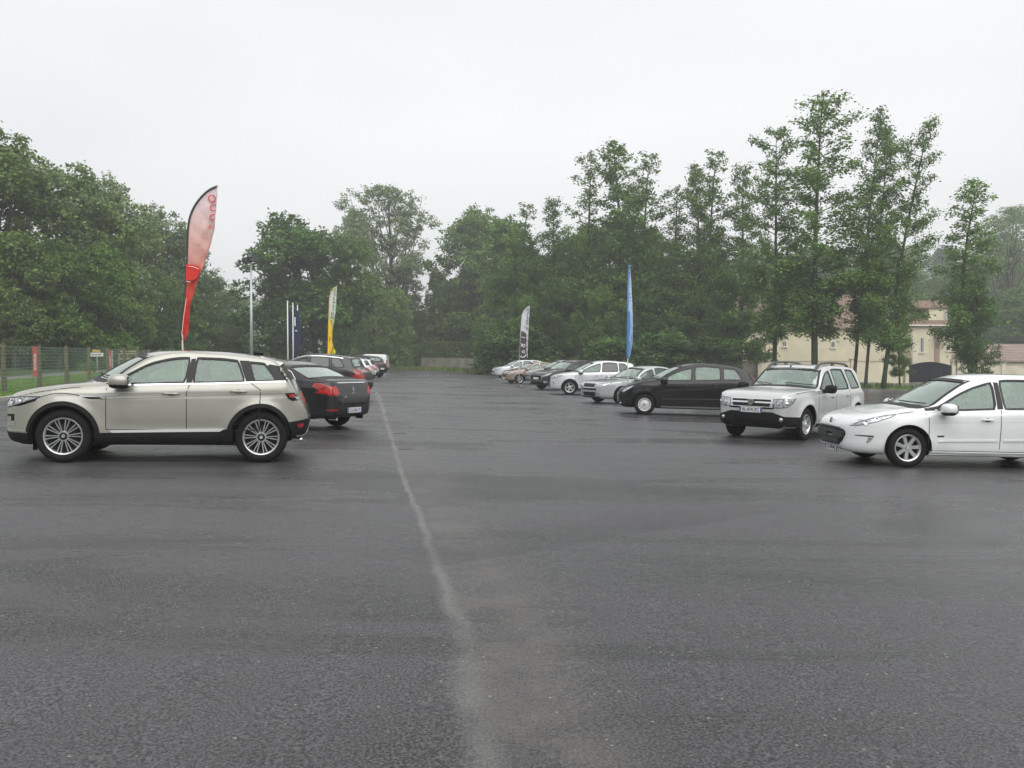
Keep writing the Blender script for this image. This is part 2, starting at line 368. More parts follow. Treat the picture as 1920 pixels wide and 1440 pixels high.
# ---------------------------------------------------------------- trees
def leaf_mat(name, c1, c2, trans=.35):
    m = bpy.data.materials.new(name); m.use_nodes = True; t = m.node_tree; t.nodes.clear(); l = t.links.new
    o = t.nodes.new('ShaderNodeOutputMaterial'); g = t.nodes.new('ShaderNodeNewGeometry'); co = t.nodes.new('ShaderNodeTexCoord')
    oi = t.nodes.new('ShaderNodeObjectInfo')
    n = N(t,'ShaderNodeTexNoise', i_Scale=.45, i_Detail=3.0); l(co.outputs['Object'], n.inputs['Vector'])
    a = N(t,'ShaderNodeMath', operation='MULTIPLY_ADD'); a.inputs[1].default_value = .55; l(g.outputs['Random Per Island'], a.inputs[0])
    a2 = N(t,'ShaderNodeMath', operation='MULTIPLY_ADD'); a2.inputs[1].default_value = 1.1; a2.inputs[2].default_value = -.32; l(n.outputs[0], a2.inputs[0]); l(a2.outputs[0], a.inputs[2])
    r = t.nodes.new('ShaderNodeValToRGB'); e = r.color_ramp.elements; e[0].position = .1; e[1].position = .95; e[0].color = (*c1,1); e[1].color = (*c2,1); l(a.outputs[0], r.inputs[0])
    hs = N(t,'ShaderNodeHueSaturation'); mr = N(t,'ShaderNodeMapRange'); mr.inputs[3].default_value = .8; mr.inputs[4].default_value = 1.2; l(oi.outputs['Random'], mr.inputs[0]); l(mr.outputs[0], hs.inputs['Value']); l(r.outputs[0], hs.inputs['Color'])
    p = t.nodes.new('ShaderNodeBsdfPrincipled'); p.inputs['Roughness'].default_value = .5; p.inputs['Specular IOR Level'].default_value = .35; l(hs.outputs[0], p.inputs['Base Color'])
    tr = t.nodes.new('ShaderNodeBsdfTranslucent'); l(hs.outputs[0], tr.inputs[0])
    mx = t.nodes.new('ShaderNodeMixShader'); mx.inputs[0].default_value = trans; l(p.outputs[0], mx.inputs[1]); l(tr.outputs[0], mx.inputs[2]); l(mx.outputs[0], o.inputs[0])
    return m
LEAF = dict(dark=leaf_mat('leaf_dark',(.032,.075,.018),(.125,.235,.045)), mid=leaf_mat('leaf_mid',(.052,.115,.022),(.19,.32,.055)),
            light=leaf_mat('leaf_light',(.08,.14,.036),(.23,.33,.085)), willow=leaf_mat('leaf_willow',(.09,.145,.06),(.27,.36,.15)))
BARK = pbr('bark', (.075,.065,.052), .9, nscale=6, namt=.5, bump=.5, bscale=15, spec=.2)
BARKG = pbr('ivy_bark', (.05,.075,.03), .9, nscale=9, col2=(.03,.045,.02), bump=.6, bscale=20, spec=.2)
def leaves(P, size, R, up=.35, asp=.62, out=None):
    """quads at points P with random tilt"""
    n = len(P); nr = R.normal(0,1,(n,3)); nr[:,2] = np.abs(nr[:,2])+up
    if out is not None: nr += out*.8
    nr /= np.linalg.norm(nr,axis=1)[:,None]
    a = np.cross(nr, R.normal(0,1,(n,3))); a /= np.linalg.norm(a,axis=1)[:,None]; b = np.cross(nr,a)
    s = size*R.uniform(.6,1.35,n)[:,None]
    V = np.stack([P-a*s, P-b*s*asp, P+a*s, P+b*s*asp],1).reshape(-1,3)
    return V
def tree_proto(kind, seed, H, W, mat, leaf=.24, base=.12, lean=(0,0), dens=1.0, bark=None, trunk_r=None, shape='round'):
    """one tree standing at the origin: returns (trunk mesh, crown mesh)"""
    R = np.random.default_rng(seed); r0 = trunk_r or .016*H+.03; mb = MB()
    top = Vector((lean[0]*H, lean[1]*H, H*.97)); bend = Vector((R.normal(0,.012)*H, R.normal(0,.012)*H, 0))
    def axis(f): return Vector((0,0,-.4))*(1-f) + top*f + bend*math.sin(PI*f)*1.5
    mb.tube([axis(i/12) for i in range(13)], [r0*(1.25 if i==0 else 1)*(1-i/12)**.8+.012 for i in range(13)], 8)
    C = []
    def env(f):           # crown half width along height fraction
        f = (f-base)/(1-base)
        if f < 0 or f > 1: return 0
        if shape == 'round': return W*(max(0,1-(2*f-.86)**2/1.3))**.5 if f > .02 else W*.5
        if shape == 'alder': return W*(.98*(1-f)**(.44 if base<.165 else .36)*((.72+.28*min(1,f*4)) if base<.165 else (.42+.58*min(1,f*2.6)))*(1-.22*f) + .10)
        if shape == 'vase': return W*(.35+.9*f)*(max(0,1-f**5))**.5
        if shape == 'full': return W*(max(0,1-f**3.2))**.5*(.92+.08*math.cos(f*9))
    if shape == 'alder':
        nb = int(H*3.3*dens); az = R.uniform(0,6)
        for i in range(nb):
            f = base+(1-base)*((i+R.random())/nb)**1.12; az += 2.4+R.normal(0,.4)
            ln = env(f)*R.uniform(.35,1.12)*(1+.22*math.sin(f*23+seed)); up = .15+.5*f+R.normal(0,.12)
            d = Vector((math.cos(az), math.sin(az), up)); p0 = axis(f); p1 = p0+d*ln*.6+Vector((0,0,-.02*ln)); p2 = p0+d*ln
            mb.tube([p0,p1,p2], [.028+.006*ln,.02,.008], 5, False)
            for k in range(max(2,int(ln*2.1))):
                q = p0.lerp(p2, .3+.75*(k+R.random())/max(2,int(ln*2.1))); rr = R.uniform(.28,.62)*(1.1-.35*f)
                C.append((q, (rr*1.15, rr*1.15, rr*.95), int(40*(.225/leaf)**1.8*rr*rr/.16*dens*(1.45 if f<.45 else .9))))
    else:
        nl = int(20+W*3.0)
        for i in range(nl):
            f = base+(1-base)*R.random()**.9; az = R.uniform(0,2*PI); e = env(f)
            rad = e*(R.random()**.45)*.80; c = axis(f)+Vector((math.cos(az)*rad, math.sin(az)*rad, 0))
            rr = (W*.30+.35)*R.uniform(.6,1.15)
            if c.z+rr > H: c.z = H-rr*R.uniform(.6,1.1)
            p0 = axis(max(.05,f-.25*R.random()-.1)); mb.tube([p0, p0.lerp(c,.55)+Vector((0,0,-.1*rad)), c], [.05+.012*rad*2,.04,.015], 5, False)
            nt_ = int(22*dens*(rr/1.4)**2)
            for k in range(nt_):
                v = Vector(R.normal(0,1,3)); v.normalize(); v.z = v.z*.8+.12
                s = R.uniform(.22,.5)*(.6+.25*rr)
                C.append((c+v*rr*R.uniform(.62,1.08), (s*1.15,s*1.15,s*.75), int(26*dens*(s/.4)**2*(.24/leaf)**1.3)+4))
        if shape == 'vase':
            for k in range(9):
                az = k*2.4; e = env(.9)*R.uniform(.5,1); p = axis(.25+.03*k); q = Vector((math.cos(az)*e, math.sin(az)*e, H*R.uniform(.8,.98)))
                mb.tube([p, p.lerp(q,.5)+Vector((math.cos(az),math.sin(az),0))*e*.15, q], [.09,.05,.015], 5, False)
    Ps, Os = [], []
    for c, s, n in C:
        g = R.normal(0,.55,(n,3)); Ps.append(np.array(c)[None]+g*np.array(s)[None]); Os.append(g/ (np.linalg.norm(g,axis=1)[:,None]+.1))
    P = np.concatenate(Ps); O = np.concatenate(Os)
    V = leaves(P, leaf*.62, R, out=O); F = np.arange(len(V)).reshape(-1,4)
    t = mb.obj('trunk', bark or BARK, smooth=True); c = fast('crown', V, F, mat)
    COL.objects.unlink(t); COL.objects.unlink(c)
    return t.data, c.data, H
def put_tree(proto, name, label, x, y, h=None, group=None, rz=0, wf=1.0, z=None, crown_mat=None, cat='tree'):
    t, c, H = proto; s = (h or H)/H
    e = empty(name, (x,y,(gz(x) if z is None else z)), (0,0,rz)); e.scale = (s*wf, s*wf, s); tag(e, label, cat, group)
    a = link(bpy.data.objects.new('trunk', t), e); b = link(bpy.data.objects.new('crown', c), e)
    if crown_mat:
        b.material_slots[0].link = 'OBJECT'; b.material_slots[0].material = crown_mat
    return e
def tpos(u, Y): return at(u, 700, Y=Y).x
def height_for(v, Y, x): return EYE + (HORIZON-v)/FPX*Y*1.0 - gz(x)
FULL = [tree_proto('full', s, 14, 4.4, LEAF['mid'], .205, .03, dens=1.0, shape='full') for s in (1,2,3)]
ROUND = [tree_proto('round', s, 16, 5.0, LEAF['dark'], .27, .10, dens=1.0, shape='round') for s in (11,12,13)]
VASE = [tree_proto('vase', 21, 22, 5.2, LEAF['willow'], .22, .36, dens=.68, shape='vase')]
BUSH = [tree_proto('bush', s, 4.5, 2.6, LEAF['mid'], .2, .0, dens=1.0, shape='full') for s in (31,32)]
ALDER = [tree_proto('alder', s, 22, 3.5, LEAF['mid'], .185, b, lean=ln, dens=d, bark=BARKG, trunk_r=.22, shape='alder')
         for s, b, ln, d in ((41,.12,(0,0),1.0),(42,.10,(.01,0),1.15),(43,.16,(.03,0),.85),(44,.08,(0,0),1.25))]
ALDERF = [tree_proto('alder', s, 22, 3.6, LEAF['mid'], .165, .20, lean=ln, dens=1.05, bark=BARKG, trunk_r=.2, shape='alder') for s, ln in ((61,(0,0)),(62,(.012,0)))]
LEANER = tree_proto('alder', 51, 23, 3.1, LEAF['mid'], .165, .20, lean=(.09,0), dens=.9, bark=BARK, trunk_r=.15, shape='alder')
LEANER2 = tree_proto('alder', 52, 23, 3.4, LEAF['mid'], .165, .17, lean=(.16,0), dens=.95, bark=BARKG, trunk_r=.2, shape='alder')
rt = random.Random(3)
GL, GC, GR, GH = 'tall leafy trees of the wood on the left', 'trees at the far end of the lot', 'tall slim alders on the right', 'hazy trees on the hillside behind the houses'
def T(protos, i, name, label, u, v, Y, group, wf=1.0, mat=None):
    Y = Y*K; x = tpos(u, Y); return put_tree(protos[i%len(protos)], name, label, x, Y, height_for(v,Y,x)+.3, group, rt.uniform(0,6.28) if protos is not ALDER and protos is not ALDERF else rt.uniform(-.4,.4), wf, crown_mat=mat)
# left wood, front row then gaps behind
left = [(-70,240,50,1.1),(0,262,50,1.15),(78,296,53,1.05),(150,325,56,1.0),(200,352,60,1.0),(250,410,66,.95),(292,396,74,.95),(330,448,76,.95),(362,488,80,.95),(402,520,86,1.0),(436,548,92,1.0)]
lw = ['tallest wide green tree cut by the left edge of the photo','broad pale green tree with its top above the first fence post','wide green tree behind the red totem in the wood on the left',
 'rounded green tree left of the village sign','sloping crowned tree above the bonnet of the beige car','lower rounded tree just left of the red flag tip','narrow pointed tree directly left of the red feather flag',
 'dark tree right behind the upper half of the red feather flag','dark green tree just right of the red feather flag','low rounded tree between red flag and lamp mast','last small tree of the left wood beside the lamp mast']
lw[0] = 'green tree at the left edge, mostly outside the photo'
for i, ((u,v,Y,wf), lb) in enumerate(zip(left, lw)): T(FULL, i, 'leafy_tree', lb, u, v, Y+9, GL, wf, LEAF['light'] if i%2 else LEAF['willow'])  # paler leaf colours on this wood also stand in for the misty veil
low = [(30,440,47),(110,455,49),(185,470,53),(240,490,58),(300,520,63),(350,550,70),(400,575,77),(440,590,84)]
ll = ['above the first wooden fence post','above the first red totem','above the third fence post','above the village sign','above the second red totem','above the windscreen of the beige car','below the red flag','beside the foot of the lamp mast']
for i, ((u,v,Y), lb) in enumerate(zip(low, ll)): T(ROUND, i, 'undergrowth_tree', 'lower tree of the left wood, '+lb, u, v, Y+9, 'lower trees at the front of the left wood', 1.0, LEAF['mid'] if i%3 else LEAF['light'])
for i, u in enumerate((12,85,150,215,270,335,395,450)): T(BUSH, i, 'bush', ['dark bush behind the first fence post','dark bush behind the first red totem','dark bush behind the third fence post','dark bush behind the village sign','dark bush behind the second red totem','dark bush under the red feather flag','dark bush between red flag and lamp mast','dark bush at the foot of the lamp mast'][i], u, 610+3*i, 59+5*i, 'bushes along the left wood', 1.5)
T(VASE, 0, 'thin_tree', 'sparse thin leaved tree behind the lamp mast', 466, 560, 115, None, 1.0)
# far end of the lot
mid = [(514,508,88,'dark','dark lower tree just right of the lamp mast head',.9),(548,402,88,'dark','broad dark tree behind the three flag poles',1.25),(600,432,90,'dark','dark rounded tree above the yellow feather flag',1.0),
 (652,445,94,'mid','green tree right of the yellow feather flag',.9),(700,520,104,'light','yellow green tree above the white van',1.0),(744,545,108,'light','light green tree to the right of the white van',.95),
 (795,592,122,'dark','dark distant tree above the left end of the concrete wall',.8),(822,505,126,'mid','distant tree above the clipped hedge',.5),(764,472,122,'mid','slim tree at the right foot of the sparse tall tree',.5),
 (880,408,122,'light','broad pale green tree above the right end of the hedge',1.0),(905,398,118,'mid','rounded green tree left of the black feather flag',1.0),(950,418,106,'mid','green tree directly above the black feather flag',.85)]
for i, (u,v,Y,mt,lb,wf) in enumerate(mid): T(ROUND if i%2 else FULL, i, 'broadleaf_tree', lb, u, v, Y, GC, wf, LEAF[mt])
T(VASE, 0, 'sparse_tree', 'tall sparse silvery tree rising above the far trees', 728, 357, 118, None, 1.15)
T(FULL, 1, 'broadleaf_tree', 'pale upright tree leaning on the sparse tall tree', 672, 404, 114, GC, .7, LEAF['willow'])
for i, (u,v) in enumerate(((655,600),(690,585),(735,600),(768,618),(912,600),(940,620),(890,560),(860,560),(825,575),(795,600))):
    T(BUSH, i, 'bush', ['bush right of the yellow flag','yellowish bush behind the white van roof','yellowish bush right of the white van','bush at the left end of the concrete wall','ivy clad bush overhanging the right end of the wall','bush left of the black feather flag','bush over the right part of the hedge','bush above the middle of the hedge','bush above the left part of the hedge','bush between van and hedge'][i], u, v, 124 if u<780 else 124 if u<900 else 96, 'bushes at the far end', 1.1 if u<900 else .55, LEAF['light'] if i in (1,2) else None)
# right mass
right = [(988,382,84,1.15,'dark alder right behind the black feather flag'),(1032,374,82,1.1,'dark alder with a rounded top right of the black flag'),(1094,286,80,1.05,'tall alder left of the tallest pair in the middle'),
 (1148,264,80,1.25,'tallest dark alder left of the blue feather flag'),(1216,286,80,1.05,'slim alder just right of the blue feather flag'),(1180,345,84,1.2,'shorter alder behind the blue feather flag'),(1258,350,78,1.1,'low topped alder above the black car bonnet'),
 (1300,308,78,1.0,'pale sparse alder above the black car windscreen'),(1340,282,76,1.05,'tall alder above the roof of the black car'),(1386,312,76,1.0,'alder above the rear of the black car'),
 (1452,243,62,1.0,'tall alder with ivy trunk left in front of the house'),(1528,190,60,1.35,'tallest broad alder standing before the house roof')]
for i, (u,v,Y,wf,lb) in enumerate(right): T(ALDERF if u>1420 else ALDER, i, 'alder_tree', lb, u, v, Y, GR, wf, LEAF['light'] if i==7 else (LEAF['mid'] if i in (2,4) else None))
def TL(pr, lb, ub, vt, Y, wf, base_x=None):
    Y = Y*K; x = tpos(ub, Y); return put_tree(pr, 'alder_tree', lb, x, Y, height_for(vt,Y,x), GR, 0, wf)
TL(LEANER, 'slim alder leaning right, left stem of the pair before the house', 1600, 198, 60, 1.0)
TL(LEANER, 'slim alder leaning right, second stem of the pair before the house', 1622, 235, 58, .95)
TL(LEANER2, 'strongly leaning alder with ivy trunk beside the dark gate', 1655, 215, 57, 1.0)
T([tree_proto('alder', 63, 20, 3.1, LEAF['mid'], .19, .17, dens=1.0, bark=BARKG, trunk_r=.2, shape='alder')], 0, 'alder_tree', 'dense ivy covered alder at the right beyond the gate', 1828, 340, 62, GR, 1.35)
T(ALDER, 0, 'alder_tree', 'short alder stem just left of the gate pillar', 1688, 520, 62, GR, .8)
# leafy lower storey of the right mass
und = [(962,470,84,1.0),(1000,452,88,1.1),(1050,440,88,1.1),(1100,430,90,1.15),(1160,425,90,1.2),(1215,440,88,1.15),(1270,455,87,1.1),(1330,450,86,1.1),(1335,470,84,.75),
 (985,560,79,.9),(1035,530,78,.95),(1085,590,76,.9),(1125,540,77,.95),(1175,575,76,.9),(1222,530,77,1.0),(1268,590,75,.9),(1312,545,75,.9),(1338,575,74,.75),(1362,640,72,.45)]
wh = ['left of the black feather flag','behind the black feather flag','behind the dark crossover, set back','behind the white crossover, set back','left of the blue feather flag, set back','right of the blue feather flag, set back','behind the black car bonnet, set back','behind the black car roof, set back','beside the left gable of the house',
 'right above the silver estate car','above the beige brown hatchback','above the dark crossover, low one','above the white crossover roof','touching the blue feather flag from behind','above the grey saloon roof','above the black car bonnet, low one','above the black car windscreen, low one','above the black car roof, low one','lowest one, at the left end of the house wall']
for i, ((u,v,Y,wf), lb) in enumerate(zip(und, wh)):
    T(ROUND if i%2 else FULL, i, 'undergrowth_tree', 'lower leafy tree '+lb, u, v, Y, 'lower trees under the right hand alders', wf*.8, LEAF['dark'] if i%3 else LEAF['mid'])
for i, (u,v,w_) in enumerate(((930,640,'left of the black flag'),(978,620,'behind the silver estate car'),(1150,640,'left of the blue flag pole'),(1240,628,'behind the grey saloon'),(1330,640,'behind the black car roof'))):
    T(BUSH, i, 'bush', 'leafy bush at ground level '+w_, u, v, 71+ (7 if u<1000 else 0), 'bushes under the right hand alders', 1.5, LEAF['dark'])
T(FULL, 0, 'understorey_tree', 'wide leafy growth round the alder right of the gate', 1828, 525, 61, None, .62, LEAF['dark'])
# hillside
hr = random.Random(9)
spots = []
for row, (Y, v0) in enumerate(((125,550),(150,508),(180,474),(215,460))):
    for k in range(9):
        u = 1410+k*69+hr.uniform(-18,18)+(row%2)*30
        spots.append((u, v0+hr.uniform(-12,12)-(8 if u>1850 else 0), (Y+hr.uniform(-5,5))*K, row, k))
for i, (u,v,Y,row,k) in enumerate(spots):
    x = tpos(u,Y); z = hill(x,Y); h = EYE+(HORIZON-v)/FPX*Y-z
    put_tree((ROUND+FULL)[i%6], 'hillside_tree', 'hazy hillside tree, row %d up the slope, number %d from the left' % (row+1, k+1), x, Y, max(9,h), GH, hr.uniform(0,6), 1.15, z=z, crown_mat=LEAF['mid'] if i%2 else None)
T(VASE, 0, 'sparse_tree', 'thin pale tree at the right edge above the hillside', 1898, 395, 130, None, 1.0)
# unseen leaf belt added behind the camera, giving paint and glass a dark reflection
R_w = np.random.default_rng(123); nw = 34000; aw = R_w.uniform(PI*1.02, PI*1.98, nw); rw = R_w.uniform(42,52,nw); hw_ = 8+3*np.sin(aw*9)+2*np.sin(aw*23+1)
Pw = np.column_stack([np.cos(aw)*rw, 4+np.sin(aw)*rw, -SLOPE*np.cos(aw)*rw+R_w.random(nw)**.8*hw_]); Vw = leaves(Pw, .75, R_w)
tag(fast('unseen_leaf_belt', Vw, np.arange(len(Vw)).reshape(-1,4), LEAF['mid']), 'unseen belt of leaves added behind the camera as a dark reflection', 'unseen_leaf_belt', kind='stuff')
# clipped hedge behind the concrete wall
def hedge(x0,y0,x1,y1,h,wd,label):
    R = np.random.default_rng(77); n = 26000; t = R.random(n); s = R.uniform(-1,1,n)*wd/2; z = R.random(n)*h
    k = R.integers(0,3,n); s = np.where(k==0,-wd/2+R.normal(0,.06,n),s); z = np.where(k==1,h+R.normal(0,.07,n),z)
    d = np.array([x1-x0,y1-y0]); q = np.array([-d[1],d[0]])/np.hypot(*d); p = np.array([x0,y0])+d*t[:,None]-q*s[:,None]*-1
    P = np.column_stack([p, -SLOPE*p[:,0]+z])
    V = leaves(P, .12, R); e = empty('hedge', (0,0,0)); tag(e, label, 'hedge')
    fast('foliage', V, np.arange(len(V)).reshape(-1,4), LEAF['light'], e)
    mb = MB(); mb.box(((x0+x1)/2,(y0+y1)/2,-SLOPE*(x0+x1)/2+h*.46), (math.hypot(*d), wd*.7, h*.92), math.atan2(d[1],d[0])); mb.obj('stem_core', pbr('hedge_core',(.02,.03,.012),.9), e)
hedge(tpos(798,113*K),113*K,tpos(890,108*K),108*K,3.7,1.4,'clipped green hedge standing above the concrete wall')
# ---------------------------------------------------------------- houses, walls, fence, small things
CREAM = pbr('cream_render', (.66,.60,.44), .85, nscale=.6, namt=.12, bump=.15, bscale=40)
CREAM2 = pbr('pale_render', (.60,.55,.43), .85, nscale=.9, namt=.2, bump=.15, bscale=40)
TRIM = pbr('white_trim', (.62,.60,.54), .6)
PINKG = pbr('window_shutter', (.28,.22,.20), .5)
CONC = pbr('wall_concrete', (.20,.18,.14), .85, nscale=1.4, namt=.4, bump=.3, bscale=10, detail=8)
WOOD = pbr('fence_wood', (.13,.10,.06), .85, nscale=5, namt=.4, bump=.4)
def tile_mat(name, c1, c2):
    m = pbr(name, c1, .75, nscale=1.6, col2=c2, detail=6)
    t = m.node_tree; b = t.nodes['Principled BSDF']; co = t.nodes['Texture Coordinate']
    wv = N(t,'ShaderNodeTexWave', i_Scale=1.6, i_Distortion=1.2); wv.bands_direction = 'Z'; wv.inputs['Detail'].default_value = 2
    mp_ = t.nodes.new('ShaderNodeMix'); mp_.data_type = 'RGBA'; mp_.blend_type = 'MULTIPLY'; mp_.inputs[0].default_value = .55
    src = b.inputs['Base Color'].links[0].from_socket
    t.links.new(co.outputs['Object'], wv.inputs['Vector']); t.links.new(src, mp_.inputs[6]); t.links.new(wv.outputs['Color'], mp_.inputs[7]); t.links.new(mp_.outputs[2], b.inputs['Base Color'])
    bp = N(t,'ShaderNodeBump', i_Strength=.6, i_Distance=.05); t.links.new(wv.outputs['Fac'], bp.inputs['Height']); t.links.new(bp.outputs[0], b.inputs['Normal'])
    return m
TILE = tile_mat('terracotta_tiles', (.29,.195,.14), (.21,.14,.10)); TILE2 = tile_mat('faded_tiles', (.35,.26,.22), (.26,.19,.165))
HY = 88.0*K
def hp(u, v, Y=HY): return at(u, v, Y=Y)
def roof_gable(x0,x1,y0,y1,ze,zr,over=.35,hip0=0,hip1=0):
    """gable roof along x with a real thickness; hips shorten the ridge"""
    ym = (y0+y1)/2; k = (zr-ze)/(ym-y0); zo = ze-over*k; t = .18
    V = []
    for dz in (0,-t):
        V += [(x0-over,y0-over,zo+dz),(x1+over,y0-over,zo+dz),(x1+over,y1+over,zo+dz),(x0-over,y1+over,zo+dz),(x0-over*(hip0==0)+hip0,ym,zr+dz),(x1+over*(hip1==0)-hip1,ym,zr+dz)]
    F = [(0,1,5,4),(2,3,4,5),(1,2,5),(3,0,4)]
    F2 = [tuple(i+6 for i in q)[::-1] for q in F]
    E_ = [(0,6,7,1),(1,7,8,2),(2,8,9,3),(3,9,6,0)]
    return V, F[:2]+([F[2]] if hip1 else [])+([F[3]] if hip0 else [])+F2[:2]+([F2[2]] if hip1 else [])+([F2[3]] if hip0 else [])+E_
house = empty('house', (hp(1600,700).x, HY, gz(hp(1600,700).x))); tag(house, 'cream rendered house with orange tiled roof behind the right hand alders', 'house')
HX, HZ = house.location.x, house.location.z
def hbox(mb, u0, u1, v0, v1, y0, y1):
    a, b_ = hp(u0,v1), hp(u1,v0); mb.box(((a.x+b_.x)/2-HX, (y0+y1)/2-HY, (a.z+b_.z)/2-HZ), (b_.x-a.x, y1-y0, b_.z-a.z))
def house_wall(name, u0, u1, ve, y0, y1, ridge=None):
    x0, x1 = hp(u0,700).x-HX, hp(u1,700).x-HX; ze = hp(u0,ve).z-HZ; mb = MB(); yy0, yy1 = y0-HY, y1-HY
    ym = (yy0+yy1)/2; zr = (hp(u0,ridge).z-HZ) if ridge else ze
    for x in (x0,x1): mb.add([(x,yy0,-1),(x,yy1,-1),(x,yy1,ze),(x,ym,zr-.12),(x,yy0,ze)], [(0,1,2,3,4)])
    mb.add([(x0,yy0,-1),(x1,yy0,-1),(x1,yy0,ze),(x0,yy0,ze),(x0,yy1,-1),(x1,yy1,-1),(x1,yy1,ze),(x0,yy1,ze)], [(0,1,2,3),(4,7,6,5)])
    return mb.obj(name, CREAM, house)
house_wall('wall', 1372, 1702, 608, HY+.4, HY+9, 548)
ww = house_wall('wing_wall', 1702, 1786, 609, HY-.6, HY+8)
x0, x1 = hp(1372,700).x-HX, hp(1702,700).x-HX
V, F = roof_gable(x0, x1-.4, .4, 9, hp(1400,609).z-HZ, hp(1400,547).z-HZ, .4); mesh('roof', V, F, TILE, house)
x0, x1 = hp(1702,700).x-HX, hp(1786,700).x-HX
V, F = roof_gable(x0+.05, x1, -.6, 8, hp(1700,607).z-HZ, hp(1700,566).z-HZ, .35, 0, 3.2); mesh('wing_roof', V, F, TILE, house)
# dormer on the wing
dm = MB(); a, b_ = hp(1742,606), hp(1777,574)
dm.box(((a.x+b_.x)/2-HX, 1.3, (a.z+b_.z)/2-HZ), (b_.x-a.x, 2.4, b_.z-a.z)); dormer = dm.obj('dormer', CREAM, house)
V, F = roof_gable(a.x-HX-1.5, b_.x-HX, .1, 2.5, b_.z-HZ, hp(1742,562).z-HZ, .18); mesh('dormer_roof', V, F, TILE, dormer)
def window(u0,u1,v0,v1,y,par=house,sill=True):
    a, b_ = hp(u0,v1), hp(u1,v0); cx, cz, wx, wz = (a.x+b_.x)/2-HX, (a.z+b_.z)/2-HZ, b_.x-a.x, b_.z-a.z
    f = MB(); t = .07
    for sx_ in (-1,1): f.box((cx+sx_*(wx/2-t/2), y-HY-.03, cz), (t,.06,wz))
    for sz in (-1,1): f.box((cx, y-HY-.028, cz+sz*(wz/2-t/2)), (wx-2*t,.056,t))
    f.box((cx, y-HY-.025, cz), (.05,.05,wz-2*t))
    fo = f.obj('window', TRIM, par)
    MB().box((cx, y-HY-.008, cz), (wx-2*t,.012,wz-2*t)).obj('pane', pbr('dusk_pane',(.05,.055,.06),.12), fo)
    if sill: MB().box((cx, y-HY-.08, cz-wz/2-.06), (wx+.25,.16,.09)).obj('sill', TRIM, fo)
    return fo
window(1720.5,1728,633,661,HY-.6); window(1770,1777.5,636,658,HY-.6); window(1770,1776,582,603,HY+.1,dormer,False)
window(1469,1477,640,650,HY+.4); window(1560,1568,640,652,HY+.4)
# porch canopy, door and drain pipe
cp = MB(); a, b_ = hp(1745,638), hp(1769,627)
zt, zl, xa, xb = b_.z-HZ, a.z-HZ, a.x-HX, b_.x-HX
cp.add([(xa,-.62,zt),(xb-.5,-.62,zt),(xb,-1.7,zl),(xa+.3,-1.7,zl),(xa,-.62,zt-.12),(xb-.5,-.62,zt-.12),(xb,-1.7,zl-.12),(xa+.3,-1.7,zl-.12)], [(0,1,2,3),(7,6,5,4),(0,3,7,4),(1,5,6,2),(3,2,6,7)])
can = cp.obj('porch_canopy', TILE, house)
br = MB(); br.tube([(xa+.4,-.6,zl-.9),(xa+.5,-1.5,zl-.1)], .05, 6).tube([(xb-.4,-.6,zl-.9),(xb-.3,-1.5,zl-.1)], .05, 6).obj('bracket', pbr('porch_wood',(.35,.27,.18),.7), can)
dr = MB(); a, b_ = hp(1747,690), hp(1757,643); dr.box(((a.x+b_.x)/2-HX,-.64,(a.z+b_.z)/2-HZ),(b_.x-a.x,.07,b_.z-a.z)); dr.obj('door', pbr('door_paint',(.34,.24,.18),.6), house)
MB().tube([hp(1706,611)-Vector((HX,HY+.75,HZ)), hp(1706,716)-Vector((HX,HY+.75,HZ))], .07, 8).obj('drain_pipe', TRIM, house)
g = MB(); gl_ = hp(1702,609); g2 = hp(1789,609); g.tube([(gl_.x-HX-.3,-1.02,gl_.z-HZ-.12),(g2.x-HX+.3,-1.02,g2.z-HZ-.12)], .09, 8); g.obj('gutter', TRIM, house)
# corner quoins
q = MB()
for i in range(12):
    z0 = hp(1786,609).z-HZ-.5-i*.5
    if z0 > 0: q.box((hp(1786,700).x-HX-.2-.08*(i%2), -.62, z0), (.4+.16*(i%2),.08,.38))
q.obj('corner_stones', pbr('quoin',(.36,.25,.20),.8), house)
# second house at the right edge
Y2_ = 93*K; h2 = empty('house', (hp(1900,700).x, Y2_, gz(hp(1900,700).x))); tag(h2, 'low house with faded pink tiled roof at the right edge of the photo', 'house')
ax, ay, az = h2.location; xa, xb = at(1838,700,Y=Y2_).x-ax, at(2010,700,Y=Y2_).x-ax; ze, zr = at(1900,673,Y=Y2_).z-az, at(1900,644,Y=Y2_).z-az
V, F = roof_gable(xa,xb,0,7,ze,zr,.4); mesh('roof', V, F, TILE2, h2)
m_ = MB(); m_.box(((xa+xb)/2,3.5,ze/2-.5),(xb-xa,7,ze+1)); m_.add([(xa,0,ze),(xa,7,ze),(xa,3.5,zr-.2)],[(0,1,2)]); m_.obj('wall', CREAM2, h2)
wf_ = MB().box(((xa+xb)/2-2,-.03,ze-1.2),(1.1,.08,1.2)).obj('window', TRIM, h2); MB().box(((xa+xb)/2-2,-.08,ze-1.2),(.9,.02,1.0)).obj('pane', pbr('dusk_pane',(.05,.055,.06),.12), wf_)
